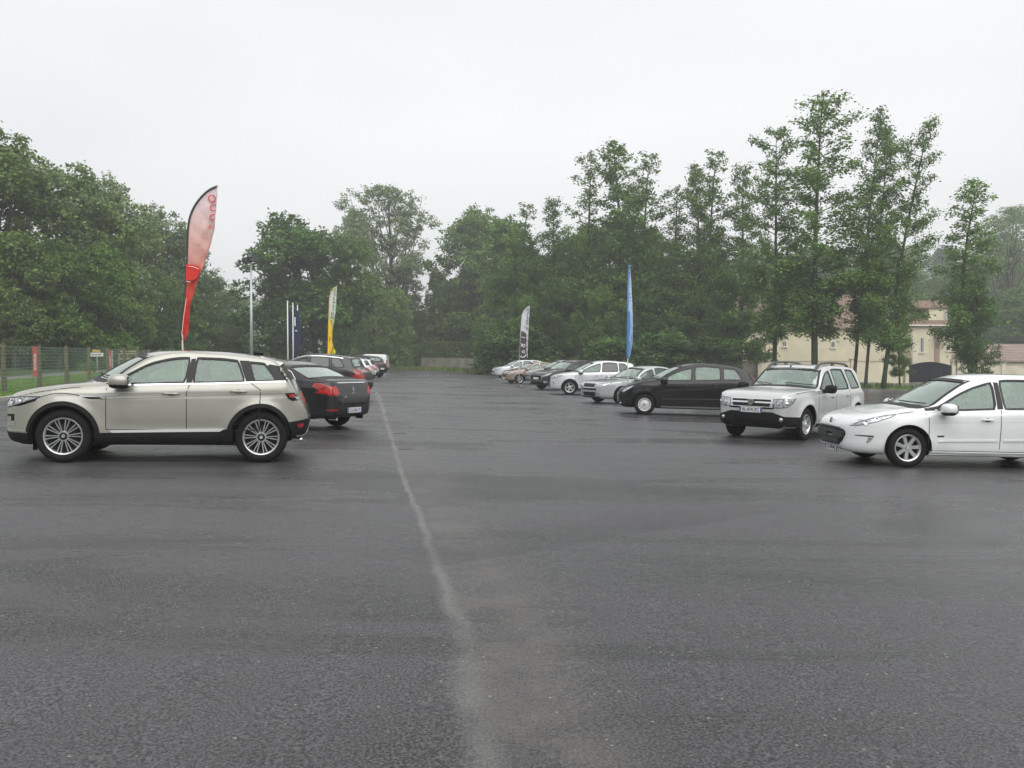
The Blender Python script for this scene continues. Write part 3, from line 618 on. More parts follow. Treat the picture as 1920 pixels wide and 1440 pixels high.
# boundary walls with pillars
def bwall(label, us, Y, vt, mat, pillars, vb=722, cap=True, Y2=None):
    Y = Y*K; a, b_ = at(us[0],vt,Y=Y), at(us[1],vt,Y=Y); e = empty('boundary_wall', (a.x,a.y,gz(a.x))); tag(e, label, 'wall', 'walls in front of the houses')
    rz = math.atan2(b_.y-a.y, b_.x-a.x); Ln = math.hypot(b_.x-a.x,b_.y-a.y); e.rotation_euler = (0,0,rz); h = a.z-gz(a.x)
    MB().box((Ln/2,0,h/2-.6),(Ln,.22,h+1.2)).obj('wall_panel', mat, e)
    if cap: MB().box((Ln/2,0,h+.04),(Ln,.34,.08)).obj('coping', pbr('coping_stone',(.40,.36,.29),.8,nscale=2), e)
    for pu in pillars:
        f = (pu-us[0])/(us[1]-us[0]); m2 = MB().box((Ln*f,0,h/2-.4),(.48,.48,h+1.2),bev=.02)
        po = m2.obj('pillar', CREAM2, e); MB().box((Ln*f,0,h+.26),(.62,.62,.12),bev=.03).obj('pillar_cap', pbr('coping_stone',(.4,.36,.29),.8), po)
bwall('cream garden wall with capped pillars left of the dark gate', (1421,1692), 85.5, 678, CREAM, (1424,1598,1662))
bwall('cream garden wall right of the dark gate', (1793,1990), 85.5, 684, CREAM2, (1797,1880,1960))
bwall('dark weathered concrete wall behind the black car and left of the cream garden wall', (1240,1419), 85.8, 678, CONC, (), cap=False)
# gate
YG = 85.5*K; ga, gb = at(1696,716,Y=YG), at(1790,716,Y=YG); ge = empty('gate', (ga.x,YG,gz(ga.x))); tag(ge, 'dark blue double gate with arched top between cream pillars', 'gate')
GW = gb.x-ga.x; z0g = at(1700,717,Y=YG).z-ge.location.z; zs_, zm_ = at(1700,685,Y=YG).z-ge.location.z, at(1700,678.5,Y=YG).z-ge.location.z
GP = pbr('gate_paint',(.004,.006,.012),.6,spec=.12)
for s in (0,1):
    n = 12; top = [(.5+(GW/2-.55)*((1-i/n) if s==0 else i/n)+ (0 if s==0 else GW/2-.05), 0) for i in range(n+1)]
    xs0 = .45 if s==0 else GW/2+.01; xs1 = GW/2-.01 if s==0 else GW-.45
    P = [(xs0,z0g),(xs1,z0g)] + [(xs1+(xs0-xs1)*i/n, zs_+(zm_-zs_)*math.cos(((xs1+(xs0-xs1)*i/n)-GW/2)/(GW/2-.45)*PI/2)) for i in range(n+1)]
    lf = MB().prism(P, -.03, .03).obj('gate_leaf', GP, ge); bb = MB()
    for i in range(1,9):
        x = xs0+(xs1-xs0)*i/9; bb.box((x,-.04,(z0g+zs_)/2),(.03,.02,zs_-z0g-.1))
    bb.obj('board_joint', pbr('gate_joint',(.008,.01,.016),.5), lf)
for x in (.2,GW-.2):
    p_ = MB().box((x,0,(zs_)/2-.3),(.42,.42,zs_+1.1),bev=.02).obj('gate_pillar', CREAM2, ge); MB().box((x,0,zs_+.31),(.56,.56,.12),bev=.03).obj('pillar_cap', pbr('coping_stone',(.4,.36,.29),.8), p_)
# concrete panel wall at the far end
def panel_wall(label, u0, Y0, u1, Y1, h, n):
    a, b_ = at(u0,700,Y=Y0*K), at(u1,700,Y=Y1*K); e = empty('concrete_wall', (a.x,a.y,gz(a.x))); tag(e, label, 'wall', 'concrete panel walls at the far end')
    d = Vector((b_.x-a.x,b_.y-a.y)); Ln = d.length; e.rotation_euler = (0,math.atan(SLOPE)*.6,math.atan2(d.y,d.x))
    C2 = pbr('panel_concrete', (.27,.25,.21), .85, nscale=1.1, namt=.35, bump=.3, bscale=10, detail=8)
    for i in range(n):
        x = Ln*(i+.5)/n; MB().box((x,0,h/2-.3),(Ln/n-.12,.05,h+.6)).obj('panel', C2, e)
    for i in range(n+1): MB().box((Ln*i/n,0,h/2-.26),(.13,.13,h+.7)).obj('post', pbr('post_concrete',(.22,.20,.17),.85,nscale=3,bump=.2), e)
panel_wall('pale concrete panel wall with posts below the clipped hedge', 790, 111, 888, 106, 1.55, 7)
panel_wall('short stretch of concrete panel wall behind the silver estate car', 932, 98, 1012, 93, 1.5, 5)
# ---- left: wooden posts with wire mesh
p0 = at(8,700,Y=26*K); FA = Vector((p0.x,26*K)); FN = 20
fence = empty('wire_fence', (FA.x,FA.y,gz(FA.x))); tag(fence, 'green wire mesh fence on round wooden posts along the lawn', 'fence')
WIRE = pbr('wire_green', (.16,.22,.17), .5, .3)
rf = random.Random(4)
for i in range(-2,FN):
    p = KD*PS*i; z = -SLOPE*p.x; MB().tube([(p.x,p.y,z-.3),(p.x+rf.uniform(-.02,.02),p.y,z+.8),(p.x+rf.uniform(-.04,.04),p.y,z+1.72)], [.085,.08,.07], 10).obj('post', WOOD, fence, True, 40)
wv = MB()
def wire(pa, pb, r):
    wv.tube([pa,pb], r, 3, False)
a, b_ = KD*(-2*PS), KD*(PS*(FN-1))
for k in range(13):
    z = .12+k*.125; wire((a.x+.09,a.y,-SLOPE*a.x+z),(b_.x+.09,b_.y,-SLOPE*b_.x+z), .007 if k not in (0,6,12) else .010)
for i in range(0,int((b_-a).length/.15)):
    if i > 240: break
    p = a+KD*.15*i; wire((p.x+.09,p.y,-SLOPE*p.x+.12),(p.x+.09,p.y,-SLOPE*p.x+1.62), .006)
wv.obj('wire_mesh', WIRE, fence)
RED = pbr('totem_red', (.42,.03,.025), .45); WHT = pbr('sign_white', (.70,.70,.68), .5)
def totem(u, vt, vb, w_, label, txt):
    p = at(u, vb); x, y = p.x, p.y; h = (vb-vt)/FPX*y; e = empty('totem_sign', (x,y,gz(x)), (0,0,.15)); tag(e, label, 'sign', 'red totem signs beyond the fence')
    MB().box((0,0,h/2-.1),(w_,.12,h+.2),bev=.02).obj('panel', RED, e)
    MB().box((w_*.5+.035,0,h/2-.1),(.07,.10,h+.2)).obj('post', pbr('totem_post',(.10,.03,.03),.5) if u<100 else pbr('totem_steel',(.35,.35,.34),.4), e)
    text_mesh('lettering', txt, w_*.62, WHT, e, Matrix(((0,-1,0,0),(0,0,-1,-.064),(1,0,0,h/2),(0,0,0,1))), .002)
totem(67, 650, 707, .26, 'red upright totem sign with white lettering just left of the second fence post', 'OCCASIONS')
totem(207, 657, 697, .22, 'red upright totem sign right of the village sign', 'OCCASIONS')
# village sign
p = at(182,703); vs = empty('village_sign', (p.x,p.y,gz(p.x))); tag(vs, 'white village name sign with a yellow plate on top', 'sign')
s = FPX/p.y; hz = lambda v: (703-v)/s
MB().box((0,0,hz(665)),(25/s,.03,7/s),bev=.01).obj('name_plate', WHT, vs); MB().box((-1/s,0,hz(658.5)),(15/s,.03,5/s),bev=.01).obj('yellow_plate', pbr('sign_yellow',(.62,.38,.05),.5), vs)
MB().tube([(0,.04,-.2),(0,.04,hz(657))], .035, 8).obj('post', pbr('galvanised',(.45,.46,.46),.45,.6), vs)
bl = MB()
for i, wd in enumerate((4,6,5)): bl.box(((-7.5+6.5*i)/s,-.02,hz(665)),(wd/s,.006,2.2/s))
bl.obj('name_band', pbr('sign_grey_blue',(.20,.22,.30),.5), vs)
pl = empty('planter', (p.x,p.y-1.2,gz(p.x))); tag(pl, 'pale wooden planter with green plants under the village sign', 'planter')
MB().box((0,0,.16),(20/s,.4,.34),bev=.02).obj('box', pbr('planter_wood',(.38,.34,.18),.8,nscale=3), pl)
R_ = np.random.default_rng(8); Pp = np.column_stack([R_.normal(0,7/s,2600), R_.normal(0,.15,2600), .3+np.abs(R_.normal(0,.2,2600))]); Vv = leaves(Pp, .045, R_)
fast('plants', Vv, np.arange(len(Vv)).reshape(-1,4), LEAF['mid'], pl)
# wooden notice board
p = at(240,700); nb = empty('notice_board', (p.x,p.y,gz(p.x))); tag(nb, 'double wooden notice board frame beyond the fence, left of the windscreen', 'notice board'); s = FPX/p.y
fr = MB()
for x in (-16,0,16): fr.box((x/s,0,.62),(2.4/s,.09,1.5))
fr.obj('frame', pbr('board_wood',(.30,.21,.12),.8,nscale=4), nb)
for x in (-8,8):
    for v in (659,663.5,673): MB().box((x/s,-.03,(700-v)/s),(13.4/s,.04,2.2/s)).obj('board', pbr('board_pale',(.40,.30,.18),.8,nscale=4), nb)
# white gravel heap glimpsed through the fence
# ---- light mast
YM = 56*K; p = at(472,700,Y=YM); mast = empty('light_mast', (p.x,YM,gz(p.x))); tag(mast, 'tall grey galvanised light mast with floodlight heads', 'lamp post')
mh = at(472,494,Y=YM).z-gz(p.x); GAL = pbr('mast_grey',(.42,.46,.48),.4,.5,nscale=2,namt=.1)
MB().tube([(0,0,-.3),(0,0,mh)], [.14,.065], 12).obj('pole', GAL, mast, True); MB().tube([(0,0,-.05),(0,0,.06)], .24, 12).obj('base_plate', GAL, mast)
DK = pbr('flood_housing',(.03,.035,.04),.5)
MB().tube([(-.4,0,mh-.02),(.4,0,mh-.02)], .035, 8).tube([(0,0,mh-.1),(0,0,mh+.35)], .05, 8).obj('bracket', DK, mast)
for x, z, r in ((-.34,.22,-.5),(.30,.28,.6),(.02,.58,.1)):
    m2 = MB().box((x,-.08,mh+z),(.50,.40,.38),r,bev=.05); f_ = m2.obj('floodlight', DK, mast)
    MB().box((x-.18*math.sin(-r)*0, -.29, mh+z-.03),(.30,.02,.20),r).obj('lens', pbr('flood_lens',(.12,.14,.14),.15), f_)
# ---- three flag poles with navy flags
NAVY = pbr('navy_cloth',(.012,.022,.06),.8,nscale=3,namt=.3)
for i, (u, vt, fl, lb) in enumerate(((540,566,0,'tallest white flag pole, leftmost of three'),(550,570,1,'middle white flag pole with navy flag'),(558.5,574,1,'right white flag pole crossed by a navy flag'))):
    Y = (52+i*3)*K; x = at(u,700,Y=Y).x; e = empty('flag_pole', (x,Y,gz(x))); tag(e, lb, 'flag pole', 'white flag poles behind the dark saloon'); h = at(u,vt,Y=Y).z-gz(x)
    MB().tube([(0,0,-.2),(0,0,h)], [.055,.035], 10).obj('pole', pbr('pole_white',(.68,.68,.66),.4), e, True); MB().ball((0,0,h+.04),.055,8,6).obj('finial', pbr('pole_white',(.68,.68,.66),.4), e)
    z1 = h-(.25 if i<2 else .15); ln = [2.6,3.3,3.3][i]; wd = [.18,.42,.26][i]; sg = [1,1,-1][i]
    V, F = [], []; nx_, nz_ = 8, 26
    for s2 in range(nz_+1):
        f = s2/nz_; z = z1-ln*f
        for k in range(nx_+1):
            g_ = k/nx_; ww_ = wd*(.75+.5*math.sin(f*PI))*g_; V.append((sg*ww_+.05*sg, .10*math.sin(g_*6+f*5)*g_-.04*(i==2), z-.25*g_*(1-f*.3)))
    for s2 in range(nz_):
        for k in range(nx_): F.append((s2*(nx_+1)+k, s2*(nx_+1)+k+1, (s2+1)*(nx_+1)+k+1, (s2+1)*(nx_+1)+k))
    fo = mesh('flag', V, F, NAVY, e, True); sm = fo.modifiers.new('thickness','SOLIDIFY'); sm.thickness = .004
    if i == 1: MB().box((.16,-.10,z1-1.0),(.10,.01,.62)).box((.24,-.10,z1-1.65),(.14,.01,.08),0).obj('white_mark', pbr('flag_print',(.55,.60,.66),.7), e)
# ---------------------------------------------------------------- cars
def pchip(P):
    x = np.array([p[0] for p in P],float); y = np.array([p[1] for p in P],float); h = np.diff(x); dl = np.diff(y)/h; n = len(x); m = np.zeros(n)
    for i in range(1,n-1):
        if dl[i-1]*dl[i] > 0:
            w1, w2 = 2*h[i]+h[i-1], h[i]+2*h[i-1]; m[i] = (w1+w2)/(w1/dl[i-1]+w2/dl[i])
    m[0], m[-1] = dl[0], dl[-1]
    def f(q):
        q = min(max(q,x[0]),x[-1]); i = int(min(np.searchsorted(x,q,side='right')-1, n-2)); t = (q-x[i])/h[i]
        return float(y[i]*(2*t**3-3*t*t+1)+h[i]*m[i]*(t**3-2*t*t+t)+y[i+1]*(-2*t**3+3*t*t)+h[i]*m[i+1]*(t**3-t*t))
    return f
def chaikin(P, k=2, r=.25, closed=False):
    for _ in range(k):
        Q = [] if closed else [P[0]]
        for a, b_ in zip(P, P[1:]+([P[0]] if closed else [])):
            a, b_ = Vector(a), Vector(b_); Q += [a.lerp(b_,r), a.lerp(b_,1-r)]
        P = Q+([] if closed else [P[-1]])
    return P
BLK = pbr('black_plastic',(.008,.008,.0085),.6,bump=.15,bscale=60,spec=.25); GBLK = pbr('gloss_black',(.005,.005,.006),.2,spec=.3)
RUB = pbr('rubber_seal',(.01,.01,.011),.6); TYRE = pbr('tyre_rubber',(.012,.012,.012),.8,spec=.2,nscale=8,namt=.3,bump=.3,bscale=60)
CHR = pbr('chrome',(.75,.77,.78),.12,1.0); SEAM = pbr('panel_gap',(.012,.012,.012),.8)
ALLOY = pbr('alloy_silver',(.52,.53,.54),.28,.75,coat=.4); HUBC = pbr('hubcap_silver',(.55,.56,.56),.4,.3); DARKM = pbr('brake_dark',(.02,.02,.02),.6,.3)
DISC = pbr('brake_disc',(.18,.18,.18),.4,.8)
GLS = glass('window_glass', (.62,.76,.68)); GLD = glass('privacy_glass', (.10,.12,.115)); GLW = glass('windscreen_glass', (.60,.72,.65), refl=2.2)
LAMP = glass('lamp_glass', (.92,.95,.97), k=.7, refl=.5); LAMPIN = pbr('lamp_reflector',(.74,.76,.78),.2,.55,nscale=22,col2=(.16,.17,.19))
REDL = pbr('tail_lamp_red',(.36,.012,.012),.18,coat=.8,nscale=26,col2=(.20,.006,.006)); REDB = pbr('tail_lamp_bright',(.50,.05,.04),.2,coat=.6)
INT = pbr('cabin_trim',(.045,.046,.048),.85); SEATM = pbr('seat_cloth',(.075,.075,.078),.9); SEATL = pbr('seat_leather',(.10,.095,.085),.6)
PLW = pbr('plate_white',(.66,.67,.66),.35); PLB = pbr('plate_blue',(.02,.06,.26),.4); PLT = pbr('plate_letter',(.02,.02,.025),.5); PAPER = pbr('paper_sheet',(.75,.78,.76),.7)
AMB = pbr('amber_lens',(.55,.22,.03),.25); MIRG = pbr('mirror_glass',(.55,.58,.6),.05,1.0)
_wheels = {}
def wheel_meshes(R, rr, wd, style):
    key = (R, rr, wd, style)
    if key in _wheels: return _wheels[key]
    h = wd/2
    ty = MB().lathe([(-h*.80,rr-.012),(-h*.98,rr+.012),(-h*1.06,rr+(R-rr)*.45),(-h*.98,R-.035),(-h*.82,R-.008),(-h*.6,R),(-h*.32,R+.001),(-h*.30,R-.008),(-h*.26,R-.008),(-h*.24,R+.001),(h*.24,R+.001),(h*.26,R-.008),(h*.30,R-.008),(h*.32,R),(h*.6,R),(h*.82,R-.008),(h*.98,R-.035),(h*1.04,rr+(R-rr)*.45),(h*.8,rr-.01)], 48)
    hubm = MB().lathe([(-h*.05,.0001),(-h*.05,rr*.62),(-h*.02,rr*.64),(h*.0,rr*.64)], 32).lathe([(-h*.6,rr*.98),(h*.2,rr*.95),(h*.7,rr*.95)], 40).lathe([(h*.3,rr*.94),(h*.3,.0001)], 32)
    ri = MB().lathe([(-h*.72,rr-.030),(-h*.86,rr-.020),(-h*.90,rr-.006),(-h*.84,rr+.004),(-h*.70,rr-.004),(-h*.3,rr-.03)], 48)
    def spoke(a, w0, w1, r0, r1, y0, y1, th=.03):
        ca, sa = math.cos(a), math.sin(a); V = []
        for (r, w_, y) in ((r0,w0,y0),(r1,w1,y1)):
            for (s, dy) in ((-1,0),(1,0),(1,th),(-1,th)):
                ww = w_*(.42 if dy==0 else .5); V.append((r*ca-s*ww*sa, y+dy, r*sa+s*ww*ca))
        ri.add(V, [(0,1,5,4),(1,2,6,5),(2,3,7,6),(3,0,4,7),(0,3,2,1),(4,5,6,7)])
    yo, yi = -h*.82, -h*.66
    if style == 'twin10':
        for k in range(20):
            a = 2*PI*(k//2)/10 + PI/2 + (-1 if k%2 else 1)*.105; spoke(a, .012, .017, .07, rr-.02, yi, yo+.006)
        ri.lathe([(yi-.004,.0001),(yi-.006,.035),(yi-.002,.070),(yi+.03,.075)], 30)
    elif style == 'star7':
        for k in range(7): spoke(2*PI*k/7-PI/2, .058, .072, .045, rr-.015, yi, yo+.004)
        ri.lathe([(yi-.004,.0001),(yi-.006,.03),(yi-.004,.075),(yi+.03,.08)], 30)
    elif style == 'cover':
        ri.lathe([(yo-.012,.0001),(yo-.014,.05),(yo-.004,.09),(yo+.004,.135)], 36)
        for k in range(12): spoke(2*PI*(k+.5)/12, .055, .048, .12, rr-.012, yo+.002, yo-.002, .012)
    elif style == 'mod6':
        for k in range(6): spoke(2*PI*k/6-PI/2, .10, .05, .05, rr-.015, yi+.004, yo+.008)
        ri.lathe([(yi-.01,.0001),(yi-.012,.04),(yi-.0,.085),(yi+.03,.09)], 30)
    else:
        for k in range(10):
            a = 2*PI*(k//2)/5 + PI/2 + (-1 if k%2 else 1)*.17; spoke(a, .032, .040, .05, rr-.015, yi, yo+.006)
        ri.lathe([(yi-.008,.0001),(yi-.01,.04),(yi-.0,.08),(yi+.03,.085)], 30)
    for k in range(5): (ri if style != 'twin10' else hubm).ball((.042*math.cos(k*1.2566+.3), yi-.012 if style!='cover' else yo-.016, .042*math.sin(k*1.2566+.3)), .008, 6, 4)
    if style == 'twin10': hubm.lathe([(yi-.010,.0001),(yi-.0105,.048),(yi-.006,.055)], 20)
    hc = MB().lathe([(yi-.022,.0001),(yi-.022,.022),(yi-.012,.028)], 16) if style != 'cover' else MB().lathe([(yo-.026,.0001),(yo-.024,.03),(yo-.012,.042)], 20)
    out = []
    for nm, mb, mt in (('wheel',hubm,DARKM),('tyre',ty,TYRE),('rim',ri,HUBC if style=='cover' else ALLOY),('hub_cap',hc,CHR)):
        o = mb.obj(nm, mt, smooth=True, angle=40); COL.objects.unlink(o); out.append(o.data)
    _wheels[key] = out; return out

class Car:
    def __init__(s, S, label, contact, yaw, pnt, group=None, name='parked_car', cat='car', low=False):
        s.S, s.pnt, s.low = S, pnt, low
        s.L, s.W = S['L'], S['W']; s.hw = s.W/2
        s.top, s.bot, s.plan, s.belt = (pchip(S[k]) for k in ('top','bot','plan','belt'))
        s.xf = S['fo']; s.xr = S['fo']+S['wb']; s.R = S['R']; s.Ra = s.R+S.get('gap',.05)
        s.x0 = (s.xf+s.xr)/2; s.trk = s.hw-.11-S.get('inset',.0)
        # placement: the near front wheel (or the given wheel) touches the ground at 'contact'
        which, side = S.get('ref',('f',-1)); lx = (s.xf if which=='f' else s.xr)-s.x0; ly = side*(s.hw-.03)
        n = Vector((SLOPE,0,1)).normalized(); q = Vector((0,0,1)).rotation_difference(n)
        M = q.to_matrix() @ Matrix.Rotation(yaw,3,'Z'); base = contact - M@Vector((lx,ly,0)); base.z = gz(base.x)+.0
        s.root = empty(name, base, M.to_euler()); tag(s.root, label, cat, group)
        s.body()
        s.wheels()
    # --- outer surface
    def sec(s, x):
        S = s.S; w_, zb, zt = s.plan(x), s.bot(x), s.top(x); zt = max(zt, zb+.001); h = zt-zb
        zs = min(s.belt(x), zb+h*.93); zs = max(zs, zb+h*.3)
        crown = min(S.get('crown',.055), (zt-zs)*.5); zc = zt-crown; up = max(0,zc-zs)
        ws = w_*(.965 if h > .3 else .93); wc = ws-up*S.get('tumble',.42)-.012
        return w_, zb, zt, zs, zc, ws, wc, crown
    def sweep(s, x):
        """how far the screens wrap back at the pillars"""
        a, b_ = s.S['wsx']; k = s.S.get('sw',.24); st = lambda t: max(0,min(1,t))**2*(3-2*max(0,min(1,t)))
        v = k*st((x-a+.28)/.3)*(1-st((x-b_)/1.0))
        if s.S.get('rsx'):
            c, d = s.S['rsx']; v -= s.S.get('swr',.10)*st((x-d+.5)/.5)*(1-st((x-c)/.2))
        return v
    def unsweep(s, X):
        x = X
        for _ in range(12): x = X - s.sweep(x)
        return x
    def mx(s, x):
        t = s.S.get('tail'); return x if not t or x < t[0] else t[0]+(x-t[0])*t[1]
    def ring(s, x):
        w_, zb, zt, zs, zc, ws, wc, cr_ = s.sec(x); k = zs-zb
        bul = s.S.get('bulge',.012)
        P = [(0,zb),(w_*.5,zb),(w_*.86,zb),(w_*.955,zb+min(.06,k*.15)),(w_*.985,zb+k*.28),(w_*.990,zb+k*.45),(w_*1.0,zb+k*.62),(w_*1.0,zb+k*.78),(w_*.992,zb+k*.92),(ws,zs),(ws*.6+wc*.4+bul,zs*.6+zc*.4),(wc+.004,zc-.01),(wc-.05*min(1,wc),zc+cr_*.62),(wc*.62,zt-cr_*.14),(wc*.3,zt-cr_*.02),(0,zt)]
        return chaikin([Vector((p[0],p[1])) for p in P], 2)
    def body(s):
        e1 = [0,.004,.012,.025,.045,.07,.10,.14,.18,.23]; dx = .09 if s.low else .055
        xs_ = e1+list(np.arange(.28,s.L-.28,dx))+[s.L-q for q in e1[::-1]]
        rings = [s.ring(x) for x in xs_]; n = len(rings[0]); V, F = [], []
        fl = s.S.get('flare',.018)
        for x, r in zip(xs_, rings):
            for p in r:
                y, z = p.x, p.y
                if y > s.hw*.7:
                    for xw in (s.xf,s.xr):
                        d = math.hypot(x-xw, z-s.R)
                        if z > .12: y += fl*math.exp(-((d-s.Ra)/.09)**2)
                    if s.xf+.5 < x < s.xr-.4: y -= s.S.get('scoop',.014)*math.exp(-((z-s.S.get('scoopz',.50))/.10)**2)*min(1,(x-s.xf-.5)/.25)*min(1,(s.xr-.4-x)/.25)
                    for (za,zb_,dep) in s.S.get('crease',()):          # body line from za (front) to zb (rear)
                        if s.xf-.1 < x < s.L-.35:
                            zz = za+(zb_-za)*(x-s.xf)/(s.L-s.xf); y -= dep*math.exp(-((z-zz)/.022)**2)
                V.append((s.mx(x)+s.sweep(x)*min(1.1,(y/(s.hw*.8)))**2*min(1,max(0,(z-s.belt(x)+.12)/.12)) -s.x0, y, z))
        N_ = len(V); V2 = V+[(a,-b_,c) for a,b_,c in V]
        for i in range(len(xs_)-1):
            for k in range(n-1):
                a, b_, c, d = i*n+k, i*n+k+1, (i+1)*n+k+1, (i+1)*n+k
                F.append((a,d,c,b_)); F.append((N_+a,N_+b_,N_+c,N_+d))
        bm = bmesh.new(); vs = [bm.verts.new(v) for v in V2]
        for f in F:
            try: bm.faces.new([vs[i] for i in f])
            except Exception: pass
        bmesh.ops.remove_doubles(bm, verts=bm.verts[:], dist=.0008); bmesh.ops.recalc_face_normals(bm, faces=bm.faces[:])
        s.bvh = BVHTree.FromBMesh(bm)
        # openings
        s.side_w = [s.wpoly(wn) for wn in s.S['win']]
        s.ws_f = s.screen(*s.S['wsx'], +1); s.ws_r = s.screen(*s.S['rsx'], -1) if s.S.get('rsx') else None
        for sd in (-1,1):
            for P in s.side_w: s.cut(bm, P, 'y', sd)
            for xw in (s.xf,s.xr):
                s.cut(bm, [(xw-s.x0+s.Ra*math.cos(2*PI*k/36), s.R+.004+s.Ra*math.sin(2*PI*k/36)) for k in range(36)], 'y', sd, True)
        s.cut(bm, s.ws_f, 'x', -1)
        if s.ws_r: s.cut(bm, s.ws_r, 'x', 1)
        inner = bm.copy(); bm_o = bmobj('body', bm, s.pnt, s.root, True, 38)
        inner.normal_update(); co = {v: v.co - v.normal*.028 for v in inner.verts}
        for v, c in co.items(): v.co = c
        bmobj('cabin_lining', inner, INT, s.root, True, 40)
    def inpoly(s, p, P):
        c = False; n = len(P)
        for i in range(n):
            x1,y1 = P[i][0],P[i][1]; x2,y2 = P[i-1][0],P[i-1][1]
            if (y1>p[1]) != (y2>p[1]) and p[0] < (x2-x1)*(p[1]-y1)/(y2-y1)+x1: c = not c
        return c
    def cut(s, bm, P, axis, sd, wheel=False):
        cx = sum(p[0] for p in P)/len(P); cz = sum(p[1] for p in P)/len(P); ex = max(abs(p[0]-cx) for p in P)+.14; ez = max(abs(p[1]-cz) for p in P)+.14
        def uv(c): return (c.x if axis=='y' else c.y, c.z)
        def ok(f):
            c = f.calc_center_median(); u = uv(c)
            if abs(u[0]-cx) > ex or abs(u[1]-cz) > ez: return False
            if axis == 'y':
                if c.y*sd < (s.hw*.55 if wheel else .25) : return False
                return wheel or abs(f.normal.y) > .35
            return f.normal.x*sd > .12 and abs(f.normal.z) > .05 and c.z > .8
        cand = [f for f in bm.faces if ok(f)]
        n = len(P)
        for i in range(n):
            a, b_ = Vector(P[i][:2]), Vector(P[(i+1)%n][:2]); m = (a+b_)/2; hl = (b_-a).length/2
            if hl < 1e-5: continue
            d = (b_-a).normalized(); nn = Vector((-d.y,d.x))
            cand = [f for f in cand if f.is_valid]; fs = []
            for f in cand:
                us = [Vector(uv(v.co)) for v in f.verts]
                t = [(u-m).dot(d) for u in us]; q = [(u-m).dot(nn) for u in us]
                if min(t) < hl+.004 and max(t) > -hl-.004 and min(q) < 1e-5 and max(q) > -1e-5: fs.append(f)
            if not fs: continue
            geo = list({v for f in fs for v in f.verts})+list({e for f in fs for e in f.edges})+fs
            co = Vector((m.x,0,m.y)) if axis=='y' else Vector((0,m.x,m.y)); no = Vector((nn.x,0,nn.y)) if axis=='y' else Vector((0,nn.x,nn.y))
            r = bmesh.ops.bisect_plane(bm, geom=geo, dist=1e-6, plane_co=co, plane_no=no)
            fset = set(fs); cand = [f for f in cand if f not in fset] + [f for f in r['geom'] if isinstance(f, bmesh.types.BMFace)]
        dl = [f for f in cand if f.is_valid and s.inpoly(uv(f.calc_center_median()), P)]
        bmesh.ops.delete(bm, geom=dl, context='FACES')
    def wpoly(s, wn):
        """side window between slanted ends; top follows the roof rail"""
        (a0,a1),(b0,b1) = wn; g = s.S.get('wgap',.055); lo = s.S.get('wlow',.03); n = 9
        bottom = [(a0+(b0-a0)*i/n,) for i in range(n+1)]; bottom = [(x[0], s.belt(x[0])+lo) for x in bottom]
        topz = lambda x: s.sec(s.unsweep(x))[4]-g
        tp = [b1+(a1-b1)*i/n for i in range(n+1)]; tp = [(x, max(topz(x), s.belt(x)+lo+.03)) for x in tp]
        P = [(x-s.x0,z) for x,z in bottom+tp]
        return [tuple(v) for v in chaikin([Vector(p) for p in P],1,.2,True)]
    def screen(s, xa, xb, sg):
        """windscreen outline in (y,z): xa at the foot, xb at the header"""
        n = 8; R_ = []
        for i in range(n+1):
            x = xa+(xb-xa)*i/n; w_,zb,zt,zs,zc,ws,wc,cr_ = s.sec(x); R_.append((max(.1,wc-s.S.get('pil',.065)), zc+cr_*.25))
        zc_ = s.top(xa)-.004; bot_ = [(R_[0][0]*(1-2*i/6), R_[0][1]+(zc_-R_[0][1])*(1-(2*i/6-1)**2)) for i in range(1,6)]
        zh = s.top(xb)-.008; tp_ = [(-R_[-1][0]*(1-2*i/6), R_[-1][1]+(zh-R_[-1][1])*(1-(2*i/6-1)**2)) for i in range(1,6)]
        P = [(-y,z) for y,z in R_] + tp_ + [(y,z) for y,z in R_[::-1]] + bot_
        return P
    # --- conforming parts
    def hit(s, u, v, view, sd):
        if view == 'side':
            o, d = Vector((u, sd*2.5, v)), Vector((0,-sd,0))
        elif view == 'front': o, d = Vector((-s.x0-1.5, u, v)), Vector((1,0,0))
        elif view == 'rear': o, d = Vector((s.L-s.x0+1.5, u, v)), Vector((-1,0,0))
        elif view == 'top': o, d = Vector((u, v, 3)), Vector((0,0,-1))
        elif view == 'fq': a = math.radians(40); dv = Vector((math.cos(a), -sd*math.sin(a), 0)); o, d = s.q0 + Vector((0,0,v)) + Vector((math.sin(a), sd*math.cos(a), 0))*u - dv*2, dv
        h_, nn, _, _ = s.bvh.ray_cast(o, d)
        if h_ is None:
            c = o + d*(2.5-s.hw*.95 if view=='side' else 1.6 if view in('front','rear') else 1.5); h_, nn, _, _ = s.bvh.find_nearest(c)
            if h_ is None: return o, -d
            if view == 'side': pass
        if nn.dot(d) > 0: nn = -nn
        return h_, nn
